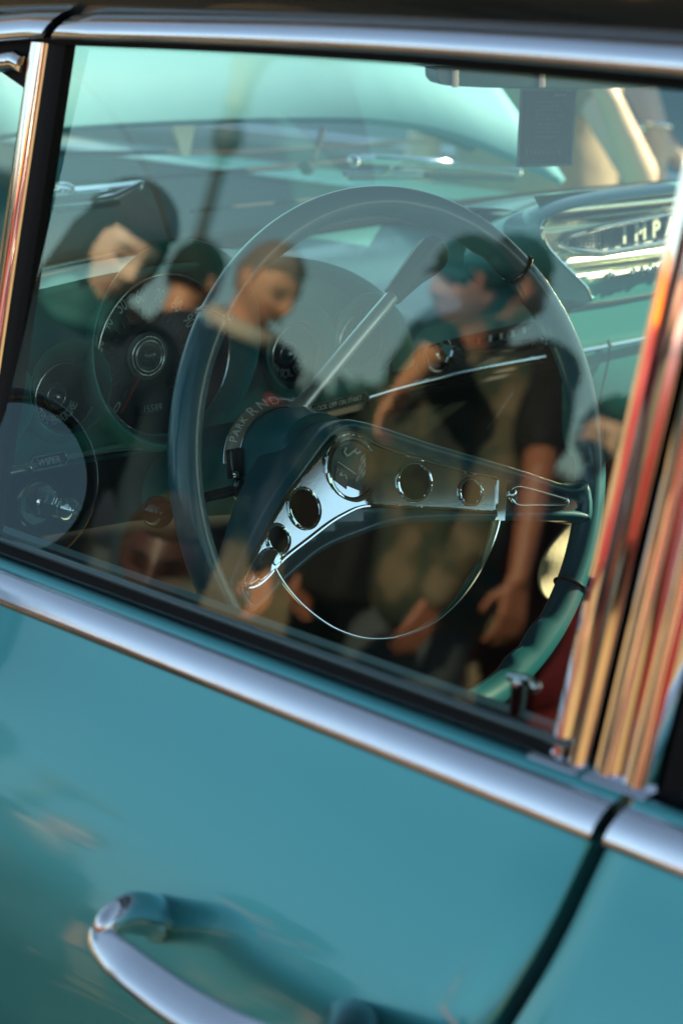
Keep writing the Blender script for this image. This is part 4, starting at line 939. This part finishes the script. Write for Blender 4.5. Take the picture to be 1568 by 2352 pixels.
def remesh(name, b, m, parent, vox, smooth_it=4, wrinkle=0.0, wscale=9.0):
    me = bpy.data.meshes.new(name); me.from_pydata(b.v, [], b.f)
    bm = bmesh.new(); bm.from_mesh(me); bmesh.ops.recalc_face_normals(bm, faces=bm.faces); bm.to_mesh(me); bm.free()
    t = bpy.data.objects.new('t', me); COL.objects.link(t)
    r = t.modifiers.new('r', 'REMESH'); r.mode = 'VOXEL'; r.voxel_size = vox
    s_ = t.modifiers.new('s', 'SMOOTH'); s_.iterations = smooth_it; s_.factor = .5
    me2 = bpy.data.meshes.new_from_object(t.evaluated_get(bpy.context.evaluated_depsgraph_get())); me2.name = name
    bpy.data.objects.remove(t); bpy.data.meshes.remove(me)
    if wrinkle:
        k = len(me2.vertices); co = np.empty(k * 3); no = np.empty(k * 3); me2.vertices.foreach_get('co', co); me2.vertices.foreach_get('normal', no)
        co = co.reshape(-1, 3); no = no.reshape(-1, 3)
        q = np.array([noise.noise(Vector((c[0] * wscale, c[1] * wscale, c[2] * wscale * .55))) + .5 * noise.noise(Vector(c * wscale * 2.3)) for c in co])
        me2.vertices.foreach_set('co', (co + no * (wrinkle * q)[:, None]).ravel())
    me2.materials.clear(); me2.materials.append(MATS[m])
    me2.polygons.foreach_set('use_smooth', [True] * len(me2.polygons))
    o = bpy.data.objects.new(name, me2); COL.objects.link(o)
    if parent is not None:
        o.parent = parent
        if parent.type == 'EMPTY': o.location = -Vector(parent.location)
    return o
def hand(b, w_, d, pn, s=1.0, curl=.5, side=1):
    """palm from the wrist w_ along d (pn: palm normal), five separate bent fingers"""
    d = np.asarray(d, float) / np.linalg.norm(d); pn = np.asarray(pn, float); pn = pn - d * (pn @ d); pn /= np.linalg.norm(pn); c = np.cross(d, pn) * side
    for k in (-1, -.33, .33, 1): b.capsule(w_ + c * .016 * k * s, w_ + d * .082 * s + c * .028 * k * s, .014 * s, .0115 * s, 10)
    for k, L in zip((-1, -.33, .33, 1), (.060, .078, .083, .072)):
        p = w_ + d * .085 * s + c * .029 * k * s; a = curl * .7
        for seg, r in ((.45, .0092), (.32, .0084), (.23, .0074)):
            dd = d * math.cos(a) + pn * math.sin(a) + c * .06 * k; q = p + dd * L * seg * s; b.capsule(p, q, r * s, r * .92 * s, 8); p = q; a += curl * .9
    p = w_ + d * .022 * s + c * .020 * s; q = p + (d * .6 + c * .75 + pn * .35) * .042 * s; b.capsule(p, q, .0125 * s, .0105 * s, 8)
    e = q + (d * .9 + c * .25 + pn * .35) * .032 * s; b.capsule(q, e, .0100 * s, .0085 * s, 8)
def person(label, head, az, pitch=.2, lean=.1, roll=0.0, skin='skin_fair', top='cloth_black', legs='cloth_black', hair='hair_black', style='short', group=None, arms=None, sleeve=1.0, fem=0.0, hat=None, beard=None, scarf=None, kid=1.0, extra=None, vox=.0085, collar=None, legs_back=0.0):
    head = np.asarray(head, float); ca, sa = math.cos(lean), math.sin(lean)
    def up(p):                                      # lean the upper body forward about the hips
        x, y, z = p; z -= .95; return np.array((x * ca + z * sa, y, z * ca - x * sa + .95))
    hc0 = up((.035, 0, 1.615)); s = head[2] / hc0[2]; Rb = rotm(az)
    base = np.array((head[0], head[1], 0)) - Rb @ np.array((hc0[0] * s, hc0[1] * s, 0))
    T = lambda p: base + Rb @ (np.asarray(p, float) * s)
    root = thing('person', label, 'person', tuple(base), group)
    Mh = rotm(az, pitch, roll); hs = s * (1.0 if kid == 1.0 else kid)
    sh = .185 - .02 * fem
    J = {}
    J['neck'] = T(up((0, 0, 1.47))); J['chest'] = T(up((0, 0, 1.27))); J['pel'] = T((0, 0, .95))
    for i, y in ((0, -1), (1, 1)):                  # 0 right, 1 left
        J['s%d' % i] = T(up((0, y * sh, 1.405))); J['h%d' % i] = T((0, y * .088, .90)); J['k%d' % i] = T((.015, y * .10, .49)); J['a%d' % i] = T((-.01, y * .105, .085))
        S_ = J['s%d' % i]; J['e%d' % i] = S_ + Rb @ (np.array((.03, y * .07, -.28)) * s); J['w%d' % i] = J['e%d' % i] + Rb @ (np.array((.07, -y * .01, -.235)) * s); J['d%d' % i] = None
    if arms:
        for k, v in arms.items(): J[k] = np.asarray(v, float)
    b = MB()
    for i in (0, 1):
        b.capsule(J['h%d' % i], J['k%d' % i], .082 * s, .055 * s); b.capsule(J['k%d' % i], J['a%d' % i], .053 * s, .036 * s)
        b.capsule(J['a%d' % i], J['a%d' % i] + Rb @ np.array((.13, 0, -.045)) * s, .036 * s, .030 * s)
        b.capsule(J['s%d' % i], J['e%d' % i], .047 * s, .037 * s); b.capsule(J['e%d' % i], J['w%d' % i], .037 * s, .024 * s)
        f = J['w%d' % i] - J['e%d' % i]; dd = J['d%d' % i] if J['d%d' % i] is not None else f
        inn = Rb @ np.array((0, 1. if i == 0 else -1., 0)); pn = inn if abs(inn @ (dd / np.linalg.norm(dd))) < .9 else np.array((0, 0, -1.))
        hand(b, J['w%d' % i], dd, pn, s, .45, 1 if i else -1)
        b.capsule(J['pel'], J['h%d' % i], .11 * s, .095 * s); b.capsule(J['pel'] * .6 + J['h%d' % i] * .4 , J['chest'] * .75 + J['s%d' % i] * .25, .10 * s, .105 * s); b.capsule(J['chest'] * .8 + J['s%d' % i] * .2, J['s%d' % i], .10 * s, .055 * s)
    b.capsule(J['neck'] - np.array((0, 0, .05 * s)), head + Mh @ np.array((-.015, 0, -.04)) * hs, .056 * s, .050 * s)
    add_grid(b, head_shape(fem=fem), Mh, head, hs)
    for y in (-1, 1): b.ball(head + Mh @ np.array((-.008, y * .0765, -.008)) * hs, np.array((.019, .008, .031)) * hs, 12, 8, Mh @ np.array(Matrix.Rotation(y * .35, 3, 'Z')))
    body = remesh('body', b, skin, root, vox, 3)
    me = body.data; n = len(me.vertices); co = np.empty(n * 3); me.vertices.foreach_get('co', co); co = co.reshape(-1, 3); L = ((co - head) @ Mh) / hs
    tone = np.ones((n, 4)); ya = np.abs(L[:, 1]); frt = L[:, 0] > .045
    def paint(w_, c): 
        w_ = np.clip(w_, 0, 1)[:, None]; tone[:, :3] = tone[:, :3] * (1 - w_) + np.array(c) * w_
    paint(frt * GS(L[:, 2], -.060, .0095) * GS(L[:, 1], 0, .022) * 1.3, (.80, .42, .42)); paint(frt * GS(ya, .042, .018) * GS(L[:, 2], -.028, .02) * .5, (1.0, .75, .70))
    paint(frt * GS(ya, .030, .018) * GS(L[:, 2], .027, .0055) * 1.5, (.13, .10, .09)); paint(frt * GS(ya, .031, .013) * GS(L[:, 2], .006, .0055) * 1.5, (.07, .05, .05))
    paint(frt * GS(L[:, 1], 0, .016) * GS(L[:, 2], -.036, .004) * .6, (.55, .4, .36))
    if beard: paint((L[:, 0] > .0) * (np.linalg.norm(L, axis=1) < .16) * np.clip((-L[:, 2] - .040) / .02, 0, 1) * .45, beard)
    tone[:, :3] = np.clip(tone[:, :3], 0, 1)
    at = me.attributes.new('tone', 'FLOAT_COLOR', 'POINT'); at.data.foreach_set('color', tone.ravel())
    # clothes
    b = MB(); g_ = .020
    for i in (0, 1):
        b.capsule(J['pel'] - np.array((0, 0, .04 * s)), J['h%d' % i], (.13 + g_) * s, (.105 + g_) * s); b.capsule(J['pel'] * .6 + J['h%d' % i] * .4, J['chest'] * .75 + J['s%d' % i] * .25, (.115 + g_) * s, (.12 + g_) * s)
        b.capsule(J['chest'] * .8 + J['s%d' % i] * .2, J['s%d' % i], (.115 + g_) * s, (.06 + g_) * s)
        e, w_ = J['e%d' % i], J['w%d' % i]
        sv = sleeve if np.isscalar(sleeve) else sleeve[i]
        if sv >= .5: b.capsule(J['s%d' % i], e, (.056 + g_ * .7) * s, (.046 + g_ * .5) * s); b.capsule(e, e + (w_ - e) * min(1, (sv - .5) * 2) * .96, (.046 + g_ * .5) * s, (.034 + g_ * .4) * s)
        elif sv > 0: b.capsule(J['s%d' % i], J['s%d' % i] + (e - J['s%d' % i]) * sv * 2, (.056 + g_ * .7) * s, (.050 + g_ * .6) * s)
    b.capsule(J['chest'], J['neck'] - np.array((0, 0, .035 * s)), .12 * s, .075 * s)
    remesh('jacket' if np.max(sleeve) >= .5 else 'shirt', b, top, root, .012, 5, .007)
    b = MB()
    for i in (0, 1): b.capsule(J['pel'] * .5 + J['h%d' % i] * .5, J['h%d' % i], .128 * s, .105 * s); b.capsule(J['h%d' % i], J['k%d' % i], .102 * s, .076 * s); b.capsule(J['k%d' % i], J['a%d' % i], .074 * s, .060 * s)
    remesh('trousers', b, legs, root, .013, 4, .007)
    for i in (0, 1):
        b = MB(); a = J['a%d' % i]; b.capsule(a - np.array((0, 0, .035 * s)), a + Rb @ np.array((.15, 0, -.048)) * s, .045 * s, .036 * s); remesh('shoe', b, 'leather', root, .012, 3)
    # hair
    if style != 'bald':
        P = head_shape(40, 48); X, Y, Z = P[..., 0], P[..., 1], P[..., 2]
        th = {'short': .010, 'thin': .005, 'long': .018, 'bob': .016}[style]
        line = np.where(X > .02, .062 + .0 * X, np.where(X > -.03, .015, -.055))
        line = line + np.where((X > -.02) & (X < .05), -.02 * (np.abs(Y) / .07), 0)
        if style == 'long': line = np.where(X > .035, .055, -.20)
        m_ = np.clip((Z - line) / .018 + .5, 0, 1); m_ = m_ * m_ * (3 - 2 * m_)
        R0 = np.linalg.norm(P, axis=-1, keepdims=True); N0 = P / R0
        jit = np.array([[noise.noise(Vector(P[i, j]) * 75) for j in range(P.shape[1])] for i in range(P.shape[0])])
        Q = P + N0 * ((m_ * (th + .008 * jit) - (1 - m_) * .010)[..., None])
        b = MB(); b.use(hair); add_grid(b, Q, Mh, head, hs)
        if style == 'long':
            for y in (-1, 1): b.capsule(head + Mh @ np.array((-.035, y * .062, .0)) * hs, head + Mh @ np.array((-.045, y * .070, -.15)) * hs, .036 * hs, .03 * hs)
            b.capsule(head + Mh @ np.array((-.065, 0, .02)) * hs, head + Mh @ np.array((-.085, 0, -.16)) * hs, .06 * hs, .045 * hs)
        build('hair', b, root, [hair])
    if hat == 'beanie':
        P = head_shape(40, 48); Z = P[..., 2]; N0 = P / np.linalg.norm(P, axis=-1, keepdims=True)
        m_ = np.clip((Z - .046 + .25 * np.clip(-P[..., 0], -.05, .1)) / .01 + .5, 0, 1)
        b = MB().use('knit_brown'); add_grid(b, P + N0 * (m_ * (.020 + .020 * np.clip(Z / .1, 0, 1)) - (1 - m_) * .012)[..., None], Mh, head, hs); build('beanie', b, root, ['knit_brown'])
    if hat == 'cap':
        P = head_shape(40, 48); Z = P[..., 2]; N0 = P / np.linalg.norm(P, axis=-1, keepdims=True); m_ = np.clip((Z - .045) / .01 + .5, 0, 1)
        b = MB().use('cap_teal'); add_grid(b, P + N0 * (m_ * .016 - (1 - m_) * .012)[..., None], Mh, head, hs)
        b.grid([[head + Mh @ np.array((.075 + r * .040 - .03 * abs(q) ** 2, q * .075, .052 - .02 * r + t - .012 * q * q)) * hs for q in np.linspace(-1, 1, 12)] for r, t in ((0, 0), (.5, .002), (1, 0), (1, -.004), (.5, -.003), (0, -.006))], close_u=True); build('cap', b, root, ['cap_teal'])
    if scarf:
        b = MB(); nk = J['neck'] * .55 + head * .45 + Mh @ np.array((-.02, 0, -.06)) * s
        for q, r in ((-.035, .078), (.0, .078), (.03, .072)): b.tube([nk + np.array((0, 0, q * s)) + Rb @ np.array((math.cos(a) * r, math.sin(a) * r, 0)) * s for a in np.linspace(0, 2 * math.pi, 28, endpoint=False)], .024 * s, 10, closed=True, up=(0, 0, 1))
        remesh('scarf', b, scarf, root, .009, 4, .004, 20)
    if collar:
        b = MB(); nk = J['neck']; b.tube([nk + Rb @ np.array((math.cos(a) * .080 + .01, math.sin(a) * .080, .015 + .02 * math.cos(a) * -1)) * s for a in np.linspace(0, 2 * math.pi, 28, endpoint=False)], .026 * s, 10, closed=True, up=(0, 0, 1)); build('collar', b, root, [collar])
    if beard:
        b = MB().use(hair); P = [head + Mh @ np.array((.098 + .004 * (1 - abs(q)) - .018 * q * q, q * .030, -.050 - .008 * abs(q))) * hs for q in np.linspace(-1, 1, 11)]; b.tube(P, [.003, .006, .007, .0075, .0075, .007, .0075, .0075, .007, .006, .003], 8); build('moustache', b, root, [hair])
    if extra: extra(root, J, s, Rb, Mh, head)
    return root
CROWD = 'onlookers mirrored in the driver window'
az_ = lambda a: R_(37.6 - a)                        # a: degrees the face is turned to the right of the mirrored picture
person('person in a dark brown knit beanie and teal scarf, head bowed, left of the wheel', outside(283, 575, 4.45), az_(30), .34, .20, roll=.16, skin='skin_pale', top='cloth_blue', legs='cloth_navy', hair='hair_black', style='long', hat='beanie', scarf='cloth_teal', fem=1, group=CROWD, vox=.007)
def badge(root, J, s, Rb, Mh, head):
    b = MB().use('tail_red'); c = J['chest'] + Rb @ np.array((.155, -.07, .05)) * s; b.box(c, (.012, .045, .018), Rb); build('jacket_badge', b, root)
person('older person with short grey hair, moustache and navy jacket with pale collar, looking down', outside(622, 655, 6.2), az_(45), .42, .16, skin='skin_tan', top='cloth_navy', legs='denim_grey', hair='hair_grey', style='thin', beard=(.9, .8, .75), collar='plaid_pale', group=CROWD, extra=badge, vox=.007)
person('person with short black hair seen from behind, between the beanie and the grey hair', outside(455, 640, 7.8), az_(140), .25, .05, skin='skin_tan', top='cloth_black', legs='cloth_black', style='short', group=CROWD)
def bag(root, J, s, Rb, Mh, head):
    b = MB().use('cloth_black'); b.box(J['pel'] + Rb @ np.array((.12, .20, .0)) * s, (.18, .30, .32), Rb); build('shoulder_bag', b, root, bevel=.04, bseg=3)
    b = MB().use('cloth_black'); b.tube([J['pel'] + Rb @ np.array((.10, .22, .25)) * s, J['chest'] + Rb @ np.array((.165, .02, .02)) * s, J['s0'] + Rb @ np.array((.02, .03, .085)) * s, J['chest'] + Rb @ np.array((-.16, .05, .0)) * s], .016, 8); build('bag_strap', b, root)
person('person in a peaked cap and camouflage jacket with grey jeans and a black shoulder bag', outside(1085, 665, 6.0), az_(-60), .12, .12, skin='skin_deep', top='camouflage', legs='denim_grey', style='short', hat='cap', group=CROWD, extra=bag, vox=.0065)
person('person in black with one bare forearm raised, half hidden behind the camouflage jacket', outside(1000, 800, 7.0), az_(150), .1, .05, skin='skin_tan', top='cloth_black', legs='cloth_black', style='short', group=CROWD, sleeve=(.5, .5),
       arms={'s0': outside(1040, 900, 6.0), 'e0': outside(1015, 790, 5.5), 'w0': outside(940, 880, 5.4), 'd0': outside(895, 950, 5.4) - outside(940, 880, 5.4)})
person('person in black with a bare arm hanging straight down, right of the camouflage jacket', outside(1185, 655, 6.4), az_(120), .2, .05, skin='skin_deep', top='cloth_black', legs='cloth_black', style='short', group=CROWD, sleeve=(.35, .35),
       arms={'s1': outside(1262, 860, 5.9), 'e1': outside(1245, 1085, 5.7), 'w1': outside(1197, 1330, 5.6), 'd1': outside(1178, 1440, 5.6) - outside(1197, 1330, 5.6)}, vox=.0062)
person('black haired child in a dark red coat, mirrored beside the door pillar', outside(1405, 1020, 6.4), az_(-5), .1, .03, skin='skin_fair', top='coat_red', legs='coat_red', style='short', kid=1.18, group=CROWD)
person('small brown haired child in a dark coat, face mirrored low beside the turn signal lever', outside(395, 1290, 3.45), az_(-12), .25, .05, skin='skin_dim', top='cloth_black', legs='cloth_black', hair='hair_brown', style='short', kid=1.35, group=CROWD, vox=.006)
def sun_shade():
    M = bpy.data.materials.new('sun_shade_coat'); M.use_nodes = True; t = M.node_tree; p = t.nodes['Principled BSDF']
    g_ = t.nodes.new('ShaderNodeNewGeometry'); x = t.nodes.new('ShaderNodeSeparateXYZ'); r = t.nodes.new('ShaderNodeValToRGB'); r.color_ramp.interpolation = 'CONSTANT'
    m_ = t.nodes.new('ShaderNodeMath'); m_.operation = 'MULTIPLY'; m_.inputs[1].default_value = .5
    r.color_ramp.elements[0].color = (.16, .010, .014, 1); r.color_ramp.elements[1].position = .66; r.color_ramp.elements[1].color = (.80, .17, .01, 1)  # sunlit orange above, shaded dark red below, both put into the coat's colour
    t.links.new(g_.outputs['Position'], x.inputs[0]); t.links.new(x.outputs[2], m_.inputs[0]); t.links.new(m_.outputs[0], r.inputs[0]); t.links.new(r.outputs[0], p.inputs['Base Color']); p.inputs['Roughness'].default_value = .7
    MATS['sun_shade_coat'] = M
sun_shade()
person('person in a red coat, its sunlit shoulders and shaded lower part put into the colour, near the maroon parked car', (-.75, -2.75, 1.62), R_(70), .05, .02, skin='skin_fair', top='sun_shade_coat', legs='coat_red', style='short', group=CROWD)
person('person in a dark red coat and black trousers beside the maroon car door', (1.42, -2.85, 1.66), R_(95), .05, .02, skin='skin_tan', top='coat_red', legs='cloth_black', style='short', group=CROWD)

# two people beyond the far fender
E_ = ony(1468, 400, 2.00); S1 = ony(1330, 150, 2.06); W_ = ony(1392, 215, 1.93)
hd = S1 + np.array((-.20, -.02, .20))
person('person in a tan top resting a bare sunlit elbow by the raised hood', hd, R_(-80), .4, .30, skin='skin_pale', top='cloth_tan', legs='cloth_tan', hair='hair_brown', style='long', fem=1, sleeve=(.3, .12), arms={'s1': S1, 'e1': E_, 'w1': W_, 'd1': np.array((-.3, -.1, .5))})
w2_ = ony(1503, 292, 2.35); e2_ = ony(1455, 170, 2.42); t2_ = ony(1488, 420, 2.32)
def strap(root, J, s, Rb, Mh, head):
    b = MB().use('strap_pink'); b.tube([ony(1508, 290, 2.36), ony(1540, 325, 2.40), ony(1575, 370, 2.46), ony(1620, 440, 2.55)], .009, 8); b.tube([ony(1512, 320, 2.36), ony(1545, 365, 2.40), ony(1580, 405, 2.46)], .007, 8); build('bag_strap', b, root)
    b = MB().use('metal_watch'); b.ring(w2_, (t2_ - w2_), .030, .005); b.ball(w2_ + np.array((-.01, -.03, -.0)), (.012, .006, .012)); build('wrist_watch', b, root)
    b = MB().use('metal_watch'); b.ring(w2_ + (t2_ - w2_) * .55 + np.array((-.02, -.01, 0)), (t2_ - w2_), .011, .004); build('finger_ring', b, root)
person('person in olive clothes with a wrist watch and a pink strap, one hand hanging', e2_ + np.array((.10, .30, .50)), R_(185), .3, .08, skin='skin_pale', top='cloth_olive', legs='cloth_olive', style='short', sleeve=(1, .3), arms={'s1': e2_ + np.array((.04, .08, .22)), 'e1': e2_, 'w1': w2_, 'd1': t2_ - w2_}, extra=strap)

# ------------------------------------------------------------------ a second car beyond, and the street lamp
mat('far_paint', (.010, .085, .085), .3, .2, 1.0, .05)
mat('maroon_paint', (.10, .006, .010), .3, .1, 1.0, .05)
def parked_car(label, x0, yc, paint, turn=1):
    """a plain saloon: x0 is where its middle stands, yc its centre line"""
    pc = thing('parked_car', label, 'car', (x0, yc, 0)); X = lambda x: x0 + (x + 3.6) * turn
    bd = [(.90, .28), (.99, .45), (1.0, .62), (.97, .80), (.90, .93), (.5, .97), (.0, .98)]
    def parked(b):
        rows = []
        for x, hw, zs in ((-6.0, .70, .80), (-5.9, .86, .93), (-5.3, .92, 1.0), (-4.4, .94, 1.02), (-2.8, .94, 1.03), (-1.8, .92, 1.0), (-1.3, .86, .93), (-1.2, .70, .80)):
            rows.append([(X(x), yc - hw * a, .28 + (z - .28) * zs) for a, z in bd] + [(X(x), yc + hw * a, .28 + (z - .28) * zs) for a, z in bd[::-1]])
        b.loft(rows)
    one('body', paint, parked, pc, angle=60)
    def cabin(b):
        b.loft([[(X(x), yc - .82, .96), (X(x), yc - hw, z - .02), (X(x), yc - hw * .8, z), (X(x), yc + hw * .8, z), (X(x), yc + hw, z - .02), (X(x), yc + .82, .96)] for x, hw, z in ((-4.9, .80, .97), (-4.35, .70, 1.44), (-3.6, .70, 1.49), (-2.7, .70, 1.45), (-2.0, .80, .98))])
    one('cabin', paint, cabin, pc, angle=30)
    for sd in (-1, 1):
        for a, c in ((-4.5, -3.7), (-3.6, -2.65)):
            f = a < -4
            one('window', 'black_gloss', lambda b: b.prism([(X(a + (.12 if f else 0)), yc + sd * .828, 1.02), (X(c), yc + sd * .828, 1.02), (X(c - (0 if f else .14)), yc + sd * .716, 1.40), (X(a + (.30 if f else 0)), yc + sd * .716, 1.40)], (0, sd * .012, .003)), pc, smooth=False)
        one('side_trim', 'chrome', lambda b: b.tube([(X(-5.7), yc + sd * .915, .72), (X(-4.4), yc + sd * .95, .74), (X(-2.8), yc + sd * .95, .74), (X(-1.5), yc + sd * .90, .72)], .012, 8), pc)
        for x in (-5.05, -2.05): wb = MB(); wheel(wb, X(x), yc + sd * .80, -sd); build('wheel', wb, pc)
parked_car('dark teal parked car beyond the two people at the far fender', -3.6, 4.2, 'far_paint')
parked_car('maroon parked car alongside, mirrored as a deep red band in the chrome pillar', 1.7, -4.6, 'maroon_paint', -1)
mat('lamp_paint', (.035, .035, .020), .5); mat('lamp_shade', (.16, .15, .06), .5)
L0, L1 = outside(450, 560, 15.0), outside(540, 300, 15.0); L2 = outside(548, 120, 15.0)
bx = L0 * .5 + L1 * .5
lamp = thing('street_lamp', 'ornate street lamp on a thin dark post, mirrored in the upper window', 'street lamp', (bx[0], bx[1], 0))
lz = L1[2]; one('post', 'lamp_paint', lambda b: b.tube([(bx[0], bx[1], z) for z in (0, .02, .25, .3, lz - .35, lz - .1)], [.16, .16, .12, .055, .042, .040], 14), lamp)
one('collar', 'lamp_paint', lambda b: b.tube([(bx[0], bx[1], lz + z) for z in (-.16, -.13, -.05, .03, .05, .09)], [.05, .085, .10, .09, .06, .05], 16), lamp)
one('lamp_shade', 'lamp_shade', lambda b: b.tube([(bx[0], bx[1], lz + z) for z in (.09, .14, .28, .45, .52, .60, .64)], [.05, .085, .075, .12, .17, .19, .05], 18), lamp)
one('arm', 'lamp_shade', lambda b: b.tube([np.array((bx[0], bx[1], lz + .50)), np.array((bx[0] + .18, bx[1] - .20, lz + .62)), np.array((bx[0] + .34, bx[1] - .38, lz + .58))], [.05, .06, .03], 10), lamp)

# the hedge that closes the lot far behind the onlookers
mat('hedge_leaf', (.012, .022, .010), .8, var=.6, vscale=3)
def hedge(b):
    for k in range(5200):
        t = rng.random(); a = R_(-172 + 92 * t); d = 31 + rng.normal() * .7
        top = 2.3 + .35 * math.sin(a * 23) + .25 * math.sin(a * 61 + 1); z = top * rng.random() ** .7
        c = np.array((d * math.cos(a), d * math.sin(a), z)); u = rng.normal(size=3); u /= np.linalg.norm(u); v = np.cross(u, rng.normal(size=3)); v /= np.linalg.norm(v); q = .22 + .2 * rng.random()
        b.add([c - u * q, c - v * q * .6, c + u * q, c + v * q * .6], [(0, 1, 2, 3)])
    b.grid([[(30.8 * math.cos(R_(a)), 30.8 * math.sin(R_(a)), z) for z in (0, 1.0, 1.7)] for a in np.linspace(-172, -80, 60)])
tag(one('hedge', 'hedge_leaf', hedge, None, smooth=False), 'long dark clipped hedge closing the lot far behind the onlookers', 'hedge')
for lab, p, az, top, leg in (('person in a black jacket standing behind the photographer', (1.95, -1.75, 1.64), 130, 'cloth_black', 'denim_grey'),):
    person(lab, p, R_(az), .1, .05, skin='skin_fair', top=top, legs=leg, style='short', group=CROWD)
